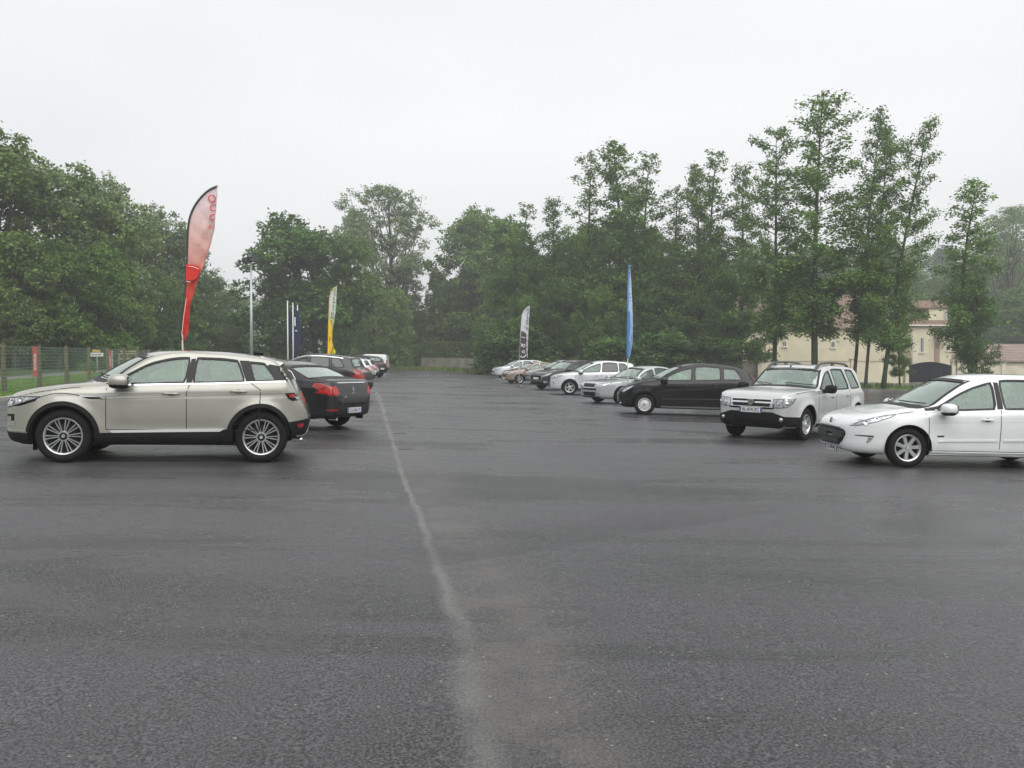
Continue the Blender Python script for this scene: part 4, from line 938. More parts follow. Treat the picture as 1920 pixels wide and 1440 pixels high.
    def panel(s, name, view, P, mat, off=.004, th=.010, sides=(-1,1), parent=None, res=.05, X=True):
        """plate following the body; P in car metres from the nose (x,z) for 'side' and 'top'(x,y), (y,z) otherwise"""
        out = []
        for sd in (sides if view == 'side' else (0,)):
            bm = bmesh.new(); sh = s.x0 if view in ('side','top') and X else 0
            P = [(s.mx(p[0]) if sh else p[0], p[1]) for p in P] if sd == (sides[0] if view=='side' else 0) else P; f = bm.faces.new([bm.verts.new((p[0]-sh,p[1],0)) for p in P]); bmesh.ops.triangulate(bm, faces=[f])
            us = [p[0]-sh for p in P]; vs = [p[1] for p in P]
            lines = list(np.arange(min(us)+res/2, max(us), res))
            if view == 'side': lines += [q-s.x0 for q in (.012,.03,.055,.085,.12,s.L-.012,s.L-.03,s.L-.055,s.L-.085,s.L-.12) if min(us) < q-s.x0 < max(us)]
            for u in lines: bmesh.ops.bisect_plane(bm, geom=bm.verts[:]+bm.edges[:]+bm.faces[:], plane_co=(u,0,0), plane_no=(1,0,0))
            for v in np.arange(min(vs)+res/2, max(vs), res): bmesh.ops.bisect_plane(bm, geom=bm.verts[:]+bm.edges[:]+bm.faces[:], plane_co=(0,v,0), plane_no=(0,1,0))
            bmesh.ops.remove_doubles(bm, verts=bm.verts[:], dist=1e-5)
            vs_ = bm.verts[:]; bm.verts.index_update(); hn = [s.hit(v.co.x, v.co.y, view, sd) for v in vs_]
            V = [h_+n_*off for h_,n_ in hn]+[h_-n_*(th-off) for h_,n_ in hn]; k = len(vs_)
            F = [[v.index for v in f.verts] for f in bm.faces]; F2 = [[i+k for i in q][::-1] for q in F]
            E2 = []
            for e in bm.edges:
                if len(e.link_faces) == 1:
                    l = e.link_loops[0]; a, b_ = l.vert.index, l.link_loop_next.vert.index; E2.append((b_,a,a+k,b_+k))
            bm.free(); b2 = bmesh.new(); vv = [b2.verts.new(v) for v in V]
            for q in F+F2+E2:
                try: b2.faces.new([vv[i] for i in q])
                except Exception: pass
            bmesh.ops.recalc_face_normals(b2, faces=b2.faces[:])
            out.append(bmobj(name, b2, mat, parent if parent and len(sides)==1 else s.root if not isinstance(parent,dict) else parent[sd], True, 40))
        return out
    def strip(s, name, view, P, wd, mat, off=.003, th=.006, sides=(-1,1), closed=False, parent=None, X=True, step=.06):
        """narrow band along a polyline, e.g. a panel gap, a rubber seal or chrome trim"""
        out = []; sh = s.x0 if view in ('side','top') and X else 0
        P = [Vector(((s.mx(p[0]) if sh else p[0])-sh,p[1])) for p in P]
        if closed: P = P+[P[0]]
        Q = [P[0]]
        for a, b_ in zip(P,P[1:]):
            n = max(1,int((b_-a).length/step+.5)); Q += [a.lerp(b_,i/n) for i in range(1,n+1)]
        for sd in (sides if view == 'side' else (0,)):
            V, F = [], []; m = len(Q)
            for i, p in enumerate(Q):
                a = Q[(i-1)%(m-1)] if closed else Q[max(0,i-1)]; b_ = Q[(i+1)%(m-1)] if closed else Q[min(m-1,i+1)]
                t = (b_-a); t = t.normalized() if t.length > 1e-9 else Vector((1,0)); q = Vector((-t.y,t.x))*wd/2
                for u in (p+q, p-q):
                    h_, n_ = s.hit(u.x,u.y,view,sd); V += [h_+n_*off, h_-n_*(th-off)]
            for i in range(m-1):
                a, b_ = i*4, i*4+4; F += [(a,b_,b_+2,a+2),(a+1,a,b_,b_+1)[::-1],(a+2,a+3,b_+3,b_+2)[::-1]]
            bm = bmesh.new(); vv = [bm.verts.new(v) for v in V]
            for q in F:
                try: bm.faces.new([vv[i] for i in q])
                except Exception: pass
            bmesh.ops.recalc_face_normals(bm, faces=bm.faces[:])
            out.append(bmobj(name, bm, mat, parent or s.root, True, 40))
        return out
    def wheels(s):
        S = s.S; wm = wheel_meshes(S['R'], S['rim'], S.get('tw',.22), S.get('wheel','five'))
        for xw in (s.xf, s.xr):
            for sd in (-1,1):
                w_ = link(bpy.data.objects.new('wheel', wm[0]), s.root); w_.location = (xw-s.x0, sd*(s.hw-.03-S.get('tw',.22)/2), S['R']); w_.rotation_euler = (0,.4+xw*1.7+sd,0) if sd < 0 else (0,1.1*xw,PI)
                for nm, me in zip(('tyre','rim','hub_cap'), wm[1:]): link(bpy.data.objects.new(nm, me), w_)
                lin = MB().lathe([(-.0,s.Ra+.004),(.36,s.Ra+.004),(.365,.0001)], 40, c=(xw-s.x0,0,S['R']+.004))
                o = MB(); o.v = [Vector((v.x, -sd*v.y + sd*(s.hw-.012 if True else 0), v.z)) for v in lin.v if True]; o.f = lin.f
                o.f = [f for f in o.f if sum(o.v[i].z for i in f)/len(f) > s.bot(xw)+.07]; o.obj('wheel_well', BLK, s.root)
    def glazing(s, kinds=None, chrome=False, frame=.030):
        for i, P in enumerate(s.side_w):
            g = (kinds or [GLS]*9)[i]; c = Vector((sum(p[0] for p in P)/len(P), sum(p[1] for p in P)/len(P)))
            Pg = [tuple(c+(Vector(p)-c)*1.0 + (Vector(p)-c).normalized()*.008) for p in P]
            s.panel('side_window', 'side', Pg, g, -.008, .005, X=False, res=.12)
            s.strip('window_seal', 'side', [tuple(Vector(p)+(Vector(p)-c).normalized()*frame*.35) for p in P], frame, s.S.get('sealmat',RUB), .003, .012, closed=True, X=False)
        for P, vw, nm in ((s.ws_f,'front','windscreen'),(s.ws_r,'rear','rear_window')):
            if not P: continue
            c = Vector((sum(p[0] for p in P)/len(P), sum(p[1] for p in P)/len(P)))
            s.panel(nm, vw, [tuple(Vector(p)+(Vector(p)-c).normalized()*.008) for p in P], GLW if vw=='front' else (s.S.get('rglass') or GLW), -.008, .005, res=.09)
            s.strip('screen_seal', vw, P, .035, RUB, .003, .012, closed=True, step=.09)
    def cabin(s, seat=None):
        S = s.S; m = seat or SEATM; x = S['seat']-s.x0; fl = S.get('floor',.30); hz = S.get('hpt',.58); wt = s.hw-.22
        for y in (-.36,.36):
            q = MB().box((x,y,hz-.08),(.52,.50,.20),bev=.05)
            bk = MB(); bk.box((0,0,.30),(.15,.48,.62),bev=.06); R_ = Matrix.Rotation(math.radians(14),3,'Y')
            q.add([R_@v+Vector((x+.22,y,hz-.08)) for v in bk.v], bk.f); hd = MB(); hd.box((0,0,.72),(.10,.26,.18),bev=.04); q.add([R_@v+Vector((x+.22,y,hz-.08)) for v in hd.v], hd.f)
            q.obj('front_seat', m, s.root, True, 50)
        q = MB().box((x+.90,0,hz-.06),(.48,wt*1.75,.2),bev=.05).box((x+1.20,0,hz+.22),(.14,wt*1.75,.52),bev=.05)
        for y in (-.38,0,.38): q.box((x+1.27,y,hz+.55),(.08,.24,.14),bev=.03)
        q.obj('rear_seat', m, s.root, True, 50)
        q = MB().box((x-.72,0,S.get('dash',.80)),(.42,wt*1.9,.26),bev=.07).box((x-.2,0,hz-.15),(1.1,.22,.3),bev=.04); q.obj('dashboard', INT, s.root, True, 50)
        ring_ = [Vector((math.cos(a)*.18*math.sin(.45), math.cos(a)*0+math.sin(a)*.18, math.cos(a)*.18)) for a in [2*PI*k/20 for k in range(21)]]
        MB().tube([p+Vector((x-.42,-.36,S.get('dash',.80)+.07)) for p in ring_], .015, 6).box((x-.42,-.36,S.get('dash',.8)+.07),(.04,.30,.05)).obj('steering_wheel', INT, s.root, True)
        MB().box((x+.2,0,fl-.04),(2.6,wt*1.95,.05)).obj('cabin_floor', INT, s.root)
        zm = s.top(S['wsx'][1]-.12)-.09; MB().box((S['wsx'][1]-.1-s.x0,0,zm),(.03,.24,.065),bev=.012).obj('rear_view_mirror', INT, s.root)
    def mirror(s, x, z, mat, size=(.10,.12,.085), stalk=.06):
        for sd in (-1,1):
            h_, n_ = s.hit(x-s.x0, z, 'side', sd); c = Vector((x-s.x0, h_.y+sd*(stalk+size[1]), z+.03))
            o = MB().ball(c, size, 16, 10, .75).obj('door_mirror', mat, s.root, True)
            MB().box(c+Vector((size[0]*.86,0,0)),(.02,size[1]*1.55,size[2]*1.45),bev=.01).obj('mirror_glass', MIRG, o)
            MB().ball(c+Vector((.0,0,-size[2]*.62)),(size[0]*.93,size[1]*.93,size[2]*.55),14,8,.8).tube([c+Vector((0,-sd*size[1]*.6,-size[2]*.7)), Vector((x-s.x0+.02,h_.y-sd*.01,z-.035))], [.035,.045], 8).obj('mirror_base', BLK, o, True)
    def handle(s, x, z, mat, ln=.19):
        for sd in (-1,1):
            h_, n_ = s.hit(x-s.x0, z, 'side', sd)
            pts = [Vector((x-s.x0+ln*(i/6-.5), h_.y+sd*(.012+.028*math.sin(PI*i/6)**.5), z+.004*math.sin(PI*i/6))) for i in range(7)]
            MB().tube(pts, [.008]+[.014]*5+[.008], 8).obj('door_handle', mat, s.root, True)
            s.panel('handle_recess', 'side', [(x+.055*math.cos(a), z-.004+.030*math.sin(a)) for a in [2*PI*k/12 for k in range(12)]], pbr('recess_shade',(.10,.10,.10),.5) if mat is not BLK else BLK, .0015, .004, sides=(sd,), res=.2)
    def plate(s, z, front, txt, y=0, tilt=0, col=None):
        sg = 1 if front else -1; h_, n_ = s.hit(y, z, 'front' if front else 'rear', 0)
        e = MB().box((0,0,0),(.52,.012,.11),bev=.004).obj('number_plate', PLW, s.root)
        e.location = h_ + Vector((-sg*.018,0,0)); e.rotation_euler = (tilt*1,0,-PI/2 if front else PI/2)
        for sx_ in (-1,1): MB().box((sx_*.24,-.007,0),(.038,.004,.10)).obj('blue_band', PLB, e)
        if txt: text_mesh('characters', txt, .098, PLT, e, Matrix(((1,0,0,0),(0,0,-1,-.008),(0,1,0,0),(0,0,0,1))), .0015, sx=.86)
        text_mesh('country_letter', 'F', .04, PLW, e, Matrix(((1,0,0,-.24),(0,0,-1,-.0095),(0,1,0,-.025),(0,0,0,1))), .001)
        return e
    def gaps(s, xs_, top_off=0, sill=.30, extra=()):
        for pts in xs_: s.strip('door_gap', 'side', pts, .011, SEAM, .0012, .004)
    def lamp(s, P, view='side', circles=(), sides=(-1,1), name='headlight', inner=None, rim=BLK):
        A = s.panel(name, view, P, inner or LAMPIN, .003, .012, sides=sides, res=.045)
        B = s.strip('lamp_surround', view, P, .012, rim, .006, .012, sides=sides, closed=True)
        for sd in (sides if view=='side' else (0,)):
            for (x,z,r) in circles:
                h_, n_ = s.hit(x-(s.x0 if view=='side' else 0), z, view, sd)
                ring_ = MB(); q = Vector((0,0,1)).rotation_difference(n_).to_matrix(); pr = [(0,.0001),(.004,r*.55),(.012,r*.8),(.012,r)]
                lm = MB().lathe(pr, 18, axis='z'); ring_.v = [q@v+h_+n_*.004 for v in lm.v]; ring_.f = lm.f; ring_.obj('lamp_bowl', CHR, A[0] if len(A)==1 or sd==-1 else A[-1], True)
        return A
    def arch_trim(s, wd=.05, mat=BLK, off=.012):
        for xw in (s.xf,s.xr):
            s.strip('arch_trim', 'side', [(xw+(s.Ra+wd*.42)*math.cos(a), s.R+.004+(s.Ra+wd*.42)*math.sin(a)) for a in [PI*(-.08)+PI*1.16*k/26 for k in range(27)]], wd, mat, off, .02)
# --- body shapes (metres from the nose; x along the car, z up)
SP = {}
SP['suv_coupe'] = dict(sw=.34,tail=(3.6,.84),swr=.0,L=4.29,W=1.92,wb=2.66,fo=.86,R=.37,rim=.262,tw=.235,wheel='twin10',gap=.062,tumble=.46,flare=.026,crown=.06,scoop=.020,scoopz=.50,
 top=[(0,.60),(.02,.76),(.06,.88),(.15,.96),(.38,1.03),(.7,1.085),(.98,1.13),(1.07,1.17),(1.38,1.37),(1.72,1.535),(2.0,1.59),(2.4,1.607),(2.9,1.595),(3.35,1.558),(3.66,1.515),(3.78,1.43),(3.91,1.27),(4.01,1.14),(4.11,1.0),(4.2,.86),(4.27,.7),(4.29,.6)],
 bot=[(0,.58),(.03,.40),(.12,.28),(.4,.235),(1.2,.24),(3.4,.25),(3.95,.30),(4.2,.38),(4.28,.5),(4.29,.58)],
 belt=[(0,.75),(.1,.84),(.4,.94),(1.2,1.055),(2,1.095),(3,1.13),(3.95,1.17),(4.1,1.03),(4.29,.8)],
 plan=[(0,.42),(.02,.52),(.06,.63),(.14,.74),(.26,.83),(.45,.90),(.8,.945),(1.3,.955),(3.3,.955),(3.75,.94),(4.0,.88),(4.14,.79),(4.24,.66),(4.28,.52),(4.29,.42)],
 win=[((1.52,1.62),(2.45,2.50)),((2.58,2.61),(3.27,3.16)),((3.42,3.34),(3.72,3.54))], wsx=(1.10,1.74), seat=2.15, hpt=.68, dash=.92, wlow=.035, crease=((.93,1.00,.006),))
SP['hatch'] = dict(L=4.276,W=1.815,wb=2.608,fo=.95,R=.316,rim=.217,tw=.205,wheel='star7',gap=.055,tumble=.44,flare=.014,crown=.055,scoop=.008,scoopz=.42,
 top=[(0,.50),(.015,.62),(.06,.70),(.16,.765),(.35,.83),(.6,.89),(.9,.955),(1.02,.99),(1.4,1.195),(1.85,1.41),(2.2,1.495),(2.6,1.525),(3.1,1.525),(3.55,1.455),(3.82,1.375),(3.92,1.30),(4.08,1.02),(4.16,.93),(4.25,.78),(4.27,.65),(4.276,.55)],
 bot=[(0,.46),(.02,.33),(.08,.24),(.25,.20),(.7,.185),(1.5,.19),(3.3,.19),(3.9,.25),(4.2,.33),(4.27,.45),(4.276,.53)],
 belt=[(0,.60),(.1,.66),(.4,.76),(.9,.865),(1.3,.905),(2,.925),(3,.965),(3.9,1.02),(4.1,.92),(4.276,.7)],
 plan=[(0,.34),(.02,.46),(.06,.57),(.13,.67),(.26,.77),(.45,.84),(.75,.885),(1.2,.90),(3.2,.9),(3.7,.88),(4.0,.82),(4.15,.74),(4.24,.62),(4.27,.48),(4.276,.4)],
 win=[((1.20,1.42),(2.34,2.36)),((2.50,2.50),(3.20,3.12)),((3.34,3.26),(3.62,3.50))], wsx=(1.04,1.90), rsx=(4.02,3.88), seat=2.05, hpt=.54, dash=.78)
SP['duster'] = dict(L=4.315,W=1.82,wb=2.673,fo=.82,R=.345,rim=.217,tw=.215,wheel='mod6',gap=.075,tumble=.33,flare=.03,crown=.055,scoop=.012,scoopz=.55,
 top=[(0,.70),(.015,.84),(.05,.93),(.14,.99),(.4,1.035),(.8,1.065),(1.12,1.09),(1.22,1.13),(1.5,1.34),(1.78,1.535),(2.05,1.60),(2.5,1.625),(3.2,1.615),(3.75,1.575),(3.95,1.52),(4.10,1.25),(4.2,1.08),(4.28,.95),(4.31,.8),(4.315,.7)],
 bot=[(0,.66),(.02,.42),(.07,.30),(.25,.25),(1,.25),(3.3,.26),(3.9,.32),(4.25,.40),(4.31,.55),(4.315,.66)],
 belt=[(0,.84),(.1,.93),(.4,.985),(1.1,1.03),(2,1.05),(3,1.065),(3.9,1.09),(4.2,1.02),(4.315,.85)],
 plan=[(0,.52),(.015,.62),(.05,.72),(.12,.79),(.25,.85),(.5,.89),(.9,.905),(3.3,.905),(3.8,.89),(4.1,.84),(4.24,.76),(4.3,.64),(4.315,.54)],
 win=[((1.50,1.62),(2.22,2.20)),((2.36,2.34),(3.05,2.96)),((3.20,3.14),(3.70,3.52))], wsx=(1.25,1.78), rsx=(4.12,3.96), seat=2.0, hpt=.72, dash=.90)
SP['mpv'] = dict(L=4.27,W=1.777,wb=2.778,fo=.80,R=.316,rim=.200,tw=.205,wheel='cover',gap=.055,tumble=.36,flare=.012,crown=.055,scoop=.010,scoopz=.40,
 top=[(0,.52),(.015,.64),(.06,.74),(.18,.84),(.4,.935),(.7,1.025),(.9,1.09),(1.2,1.255),(1.55,1.43),(1.9,1.545),(2.2,1.59),(2.55,1.60),(3.1,1.57),(3.6,1.49),(3.88,1.41),(4.03,1.24),(4.17,1.05),(4.24,.9),(4.265,.7),(4.27,.6)],
 bot=[(0,.48),(.02,.34),(.08,.25),(.3,.21),(1,.20),(3.2,.20),(3.8,.25),(4.2,.34),(4.265,.48),(4.27,.56)],
 belt=[(0,.62),(.1,.72),(.4,.86),(.9,.985),(1.5,1.03),(2.5,1.06),(3.5,1.10),(4.0,1.10),(4.2,.98),(4.27,.7)],
 plan=[(0,.36),(.02,.48),(.06,.59),(.14,.69),(.28,.78),(.5,.84),(.85,.875),(1.2,.885),(3.4,.885),(3.85,.86),(4.08,.80),(4.2,.70),(4.26,.55),(4.27,.46)],
 win=[((1.18,1.38),(2.16,2.18)),((2.28,2.29),(3.02,3.00)),((3.12,3.12),(3.66,3.46))], wsx=(.98,1.78), rsx=(4.07,3.96), seat=1.95, hpt=.66, dash=.86)
SP['liftback'] = dict(L=4.57,W=1.77,wb=2.578,fo=.93,R=.318,rim=.215,tw=.205,wheel='five',gap=.055,tumble=.46,flare=.010,crown=.05,scoop=.006,
 top=[(0,.56),(.015,.66),(.05,.73),(.15,.785),(.4,.835),(.8,.89),(1.15,.935),(1.28,.975),(1.6,1.17),(1.98,1.36),(2.3,1.43),(2.65,1.46),(3.1,1.44),(3.6,1.33),(3.95,1.17),(4.15,1.09),(4.4,1.05),(4.5,.98),(4.55,.8),(4.57,.6)],
 bot=[(0,.50),(.02,.34),(.07,.23),(.25,.19),(1,.18),(3.3,.19),(4.1,.27),(4.5,.36),(4.56,.48),(4.57,.56)],
 belt=[(0,.66),(.1,.72),(.4,.79),(1.1,.885),(2,.92),(3,.95),(3.9,.99),(4.4,.98),(4.57,.7)],
 plan=[(0,.48),(.015,.57),(.05,.66),(.12,.73),(.25,.79),(.5,.845),(.9,.875),(3.4,.88),(4.0,.85),(4.35,.78),(4.5,.68),(4.56,.55),(4.57,.48)],
 win=[((1.48,1.62),(2.42,2.44)),((2.55,2.56),(3.18,3.14)),((3.28,3.25),(3.62,3.46))], wsx=(1.30,1.98), rsx=(4.02,3.42), seat=2.15, hpt=.52, dash=.76)
SP['saloon'] = dict(L=4.79,W=1.853,wb=2.817,fo=.98,R=.335,rim=.235,tw=.225,wheel='five',gap=.055,tumble=.50,flare=.014,crown=.05,scoop=.008, ref=('r',1),
 top=[(0,.56),(.02,.68),(.07,.76),(.2,.82),(.5,.88),(.9,.94),(1.25,.985),(1.38,1.02),(1.7,1.20),(2.1,1.38),(2.4,1.44),(2.75,1.456),(3.2,1.435),(3.6,1.35),(4.0,1.205),(4.28,1.105),(4.5,1.085),(4.62,1.075),(4.69,1.01),(4.74,.85),(4.78,.7),(4.79,.58)],
 bot=[(0,.52),(.02,.36),(.08,.25),(.3,.20),(1,.19),(3.5,.20),(4.3,.25),(4.7,.31),(4.78,.44),(4.79,.56)],
 belt=[(0,.68),(.1,.76),(.5,.84),(1.2,.92),(2,.95),(3,.98),(4.0,1.02),(4.6,1.01),(4.75,.8),(4.79,.66)],
 plan=[(0,.45),(.02,.56),(.07,.67),(.16,.76),(.32,.84),(.6,.89),(1,.92),(3.5,.925),(4.1,.90),(4.45,.84),(4.62,.77),(4.72,.69),(4.77,.60),(4.79,.50)],
 win=[((1.56,1.70),(2.52,2.54)),((2.65,2.66),(3.36,3.30)),((3.46,3.42),(3.85,3.62))], wsx=(1.40,2.06), rsx=(4.22,3.58), seat=2.3, hpt=.52, dash=.78)
SP['crossover'] = dict(L=4.365,W=1.837,wb=2.613,fo=.93,R=.345,rim=.228,tw=.225,wheel='five',gap=.055,tumble=.38,flare=.016,crown=.055,scoop=.012,scoopz=.48,
 top=[(0,.60),(.015,.74),(.06,.83),(.18,.90),(.45,.975),(.8,1.04),(1.02,1.085),(1.3,1.25),(1.65,1.435),(2.0,1.565),(2.35,1.625),(2.7,1.635),(3.2,1.61),(3.7,1.555),(3.92,1.49),(4.05,1.27),(4.17,1.10),(4.28,1.0),(4.35,.8),(4.365,.65)],
 bot=[(0,.56),(.02,.38),(.08,.27),(.3,.23),(1,.22),(3.3,.23),(3.9,.29),(4.25,.38),(4.355,.52),(4.365,.6)],
 belt=[(0,.72),(.1,.80),(.4,.90),(1.0,1.01),(2,1.06),(3,1.10),(3.9,1.16),(4.2,1.02),(4.365,.75)],
 plan=[(0,.40),(.02,.52),(.06,.63),(.14,.73),(.28,.82),(.5,.88),(.9,.91),(3.3,.915),(3.8,.90),(4.1,.84),(4.26,.74),(4.35,.58),(4.365,.46)],
 win=[((1.26,1.44),(2.30,2.33)),((2.42,2.44),(3.14,3.08)),((3.22,3.18),(3.66,3.46))], wsx=(1.08,1.88), rsx=(4.08,3.90), seat=2.0, hpt=.66, dash=.86)
SP['small_hatch'] = dict(L=3.96,W=1.74,wb=2.538,fo=.80,R=.305,rim=.21,tw=.195,wheel='five',gap=.05,tumble=.44,flare=.012,crown=.05,scoop=.010,scoopz=.45,
 top=[(0,.52),(.015,.64),(.06,.73),(.16,.79),(.35,.85),(.65,.92),(.88,.97),(1.0,1.02),(1.35,1.21),(1.7,1.37),(2.0,1.44),(2.35,1.46),(2.8,1.445),(3.3,1.385),(3.55,1.34),(3.68,1.20),(3.78,1.02),(3.88,.9),(3.95,.75),(3.96,.6)],
 bot=[(0,.48),(.02,.34),(.08,.24),(.3,.2),(1,.19),(3,.19),(3.6,.26),(3.9,.35),(3.955,.46),(3.96,.54)],
 belt=[(0,.62),(.1,.70),(.4,.81),(.9,.90),(1.5,.93),(2.5,.96),(3.5,1.0),(3.8,.92),(3.96,.7)],
 plan=[(0,.36),(.02,.48),(.06,.58),(.13,.67),(.26,.76),(.45,.82),(.8,.855),(3.0,.865),(3.5,.84),(3.75,.78),(3.88,.69),(3.95,.54),(3.96,.44)],
 win=[((1.16,1.34),(2.16,2.18)),((2.28,2.29),(2.90,2.86)),((3.0,2.97),(3.32,3.20))], wsx=(1.02,1.72), rsx=(3.74,3.60), seat=1.9, hpt=.54, dash=.78)
SP['van'] = dict(L=4.38,W=1.81,wb=2.728,fo=.90,R=.325,rim=.20,tw=.205,wheel='cover',gap=.05,tumble=.12,flare=.006,crown=.07,scoop=.004,
 top=[(0,.62),(.02,.76),(.08,.86),(.25,.95),(.6,1.05),(.95,1.13),(1.2,1.30),(1.55,1.56),(1.85,1.72),(2.2,1.79),(2.8,1.80),(3.6,1.80),(4.1,1.785),(4.2,1.74),(4.27,1.5),(4.33,1.1),(4.37,.8),(4.38,.62)],
 bot=[(0,.58),(.02,.38),(.08,.27),(.3,.23),(1,.22),(3.3,.23),(4.0,.28),(4.3,.34),(4.37,.5),(4.38,.58)],
 belt=[(0,.74),(.1,.82),(.5,.96),(1.0,1.05),(2,1.09),(3,1.10),(4.2,1.11),(4.38,.9)],
 plan=[(0,.46),(.02,.57),(.07,.68),(.16,.77),(.32,.84),(.6,.885),(1,.9),(3.8,.9),(4.15,.89),(4.28,.86),(4.35,.80),(4.38,.72)],
 win=[((1.30,1.52),(2.10,2.12))], wsx=(1.02,1.82), seat=1.85, hpt=.68, dash=.92)
SP['estate'] = dict(SP['crossover'])
SP['estate'].update(L=4.50,W=1.80,R=.31,rim=.21,tumble=.30,
 top=[(0,.56),(.02,.68),(.07,.77),(.2,.86),(.5,.94),(.9,1.02),(1.2,1.18),(1.55,1.37),(1.9,1.50),(2.3,1.56),(3.0,1.57),(3.8,1.545),(4.1,1.50),(4.25,1.3),(4.36,1.05),(4.46,.85),(4.50,.62)],
 bot=[(0,.52),(.02,.36),(.08,.26),(.3,.22),(1,.2),(3.4,.21),(4.0,.27),(4.4,.34),(4.49,.5),(4.5,.58)],
 belt=[(0,.66),(.1,.75),(.4,.86),(1.0,.95),(2,.98),(3,1.0),(4.1,1.03),(4.4,.9),(4.5,.72)],
 plan=[(0,.40),(.02,.52),(.06,.62),(.14,.72),(.28,.81),(.5,.86),(.9,.89),(3.5,.9),(4.0,.88),(4.3,.81),(4.44,.70),(4.5,.52)],
 win=[((1.26,1.44),(2.30,2.33)),((2.42,2.44),(3.14,3.12)),((3.24,3.24),(4.02,3.90))], wsx=(1.06,1.82), rsx=(4.30,4.12))

P_BEIGE = paint('paint_champagne',(.375,.37,.325),.4,.34); P_WHITE = paint('paint_white',(.70,.715,.725),.0,.35); P_SILV = paint('paint_silver',(.58,.585,.585),.45,.36)
P_BLACK = paint('paint_black',(.004,.004,.005),.0,.4,.15,.7); P_GREY = paint('paint_steel_grey',(.40,.43,.44),.4,.34); P_DGREY = paint('paint_dark_grey',(.030,.028,.031),.3,.34,.3,.8)
P_GRAPH = paint('paint_graphite',(.014,.013,.015),.2,.34,.25,.8); P_BROWN = paint('paint_beige_brown',(.30,.235,.185),.45,.34); P_SILV2 = paint('paint_light_silver',(.60,.62,.64),.3,.34)
GR = 'cars in the row on the right of the aisle'; GL_ = 'cars in the row on the left of the aisle'
def arc(cx, cz, r, a0, a1, n=12): return [(cx+r*math.cos(math.radians(a0+(a1-a0)*i/n)), cz+r*math.sin(math.radians(a0+(a1-a0)*i/n))) for i in range(n+1)]
def basics(c, doors, sillz, chrome_belt=None, hmat=None, hz=(.13,), mir=None, mirmat=None, kinds=None, seat=None, roofline=None, msz=(.115,.12,.09)):
    c.glazing(kinds); c.cabin(seat)
    g = []
    for i, (xb_, xt_) in enumerate(doors): g.append([(xb_, sillz), (xb_, c.belt(xb_)-.1), (xt_, c.belt(xt_)+.01)])
    c.gaps(g)
    c.strip('sill_gap','side',[(doors[0][0],sillz),(doors[-1][0],sillz)],.010,SEAM,.0012,.004)
    # bonnet shut line
    hl = [(x, c.belt(x)+.012) for x in np.linspace(.35, c.S['wsx'][0]-.02, 10)]
    c.strip('bonnet_gap','side',hl,.009,SEAM,.0012,.004)
    if mir: c.mirror(mir[0], mir[1], mirmat or c.pnt, msz)
    y = c.sec(c.S['wsx'][0])[6]-.16
    for sy, l0 in ((-1,.1),(.25,.0)):
        pts = []
        for i in range(7):
            t = i/6; yy = sy*y + (.62)*t*.9; xx = c.S['wsx'][0]+.01+.10*t*(.5 if sy<0 else .6); h_, n_ = c.hit(min(max(yy,-y),y), c.top(xx)+.01, 'front', 0); pts.append(h_+n_*.018)
        MB().tube(pts, .009, 5).obj('wiper', BLK, c.root)
def lion(c, y, z, sz, front, mat, parent=None):
    """small standing-lion badge as a flat relief"""
    h_, n_ = c.hit(y, z, 'front' if front else 'rear', 0); sg = -1 if front else 1
    S_ = [(-.10,-.5),(.0,-.5),(.06,-.2),(.22,-.45),(.34,-.5),(.26,-.28),(.20,-.02),(.30,.02),(.42,-.05),(.40,.06),(.24,.16),(.10,.18),(.14,.40),(.02,.52),(-.16,.50),(-.30,.34),(-.20,.28),(-.12,.22),(-.22,.05),(-.38,.08),(-.40,-.04),(-.20,-.08),(-.14,-.25)]
    mb = MB(); n = len(S_)
    V = [h_+Vector((sg*(.016 if k else -.01), (p[0] if front else p[0])*sz, p[1]*sz)) for k in (0,1) for p in S_]
    mb.add(V, [tuple(range(n)),tuple(range(2*n-1,n-1,-1))]+[(i,(i+1)%n,(i+1)%n+n,i+n) for i in range(n)]); return mb.obj('badge', mat, parent or c.root)

# 1 champagne SUV, nearest on the left
c = Car(SP['suv_coupe'], 'champagne beige sporty SUV with multi spoke alloy wheels, nearest car on the left', at(117,868), math.radians(11.5), P_BEIGE, GL_)
c.S['sealmat'] = GBLK
for P in ([(1.40,1.105),(1.52,1.105),(1.60,1.19),(1.57,1.20)],[(2.475,1.14),(2.56,1.145),(2.585,1.485),(2.525,1.48)],[(3.30,1.175),(3.41,1.18),(3.33,1.47),(3.19,1.47)],[(3.75,1.195),(4.00,1.20),(3.90,1.34),(3.78,1.40),(3.62,1.425),(3.58,1.40)]):
    c.panel('pillar_trim','side',P,GBLK,.006,.016,res=.028)
basics(c, ((1.42,1.42),(2.49,2.53),(3.50,3.36)), .47, mir=(1.62,1.13), seat=SEATM, msz=(.15,.13,.095))
c.strip('chrome_belt','side',[(x,c.belt(x)+.012) for x in np.linspace(1.75,3.96,20)],.020,CHR,.006,.01)
c.arch_trim(.058)
c.panel('sill_cladding','side',[(1.27,.20),(3.14,.21),(3.12,.50),(2.95,.47),(2.2,.445),(1.27,.42)],BLK,.012,.03)
c.panel('sill_strip','side',[(1.47,.455),(1.50,.425),(2.95,.45),(3.02,.49),(2.95,.492),(1.6,.462)],pbr('satin_trim',(.62,.63,.63),.35,.3),.020,.02)
c.panel('bumper_cladding','side',[(.02,.41),(.42,.405),(.47,.30),(.46,.25),(.2,.255),(.08,.32)],BLK,.008,.03); c.panel('front_skirt','front',[(-.62,.43),(.62,.43),(.6,.27),(-.6,.27)],BLK,.010,.03)
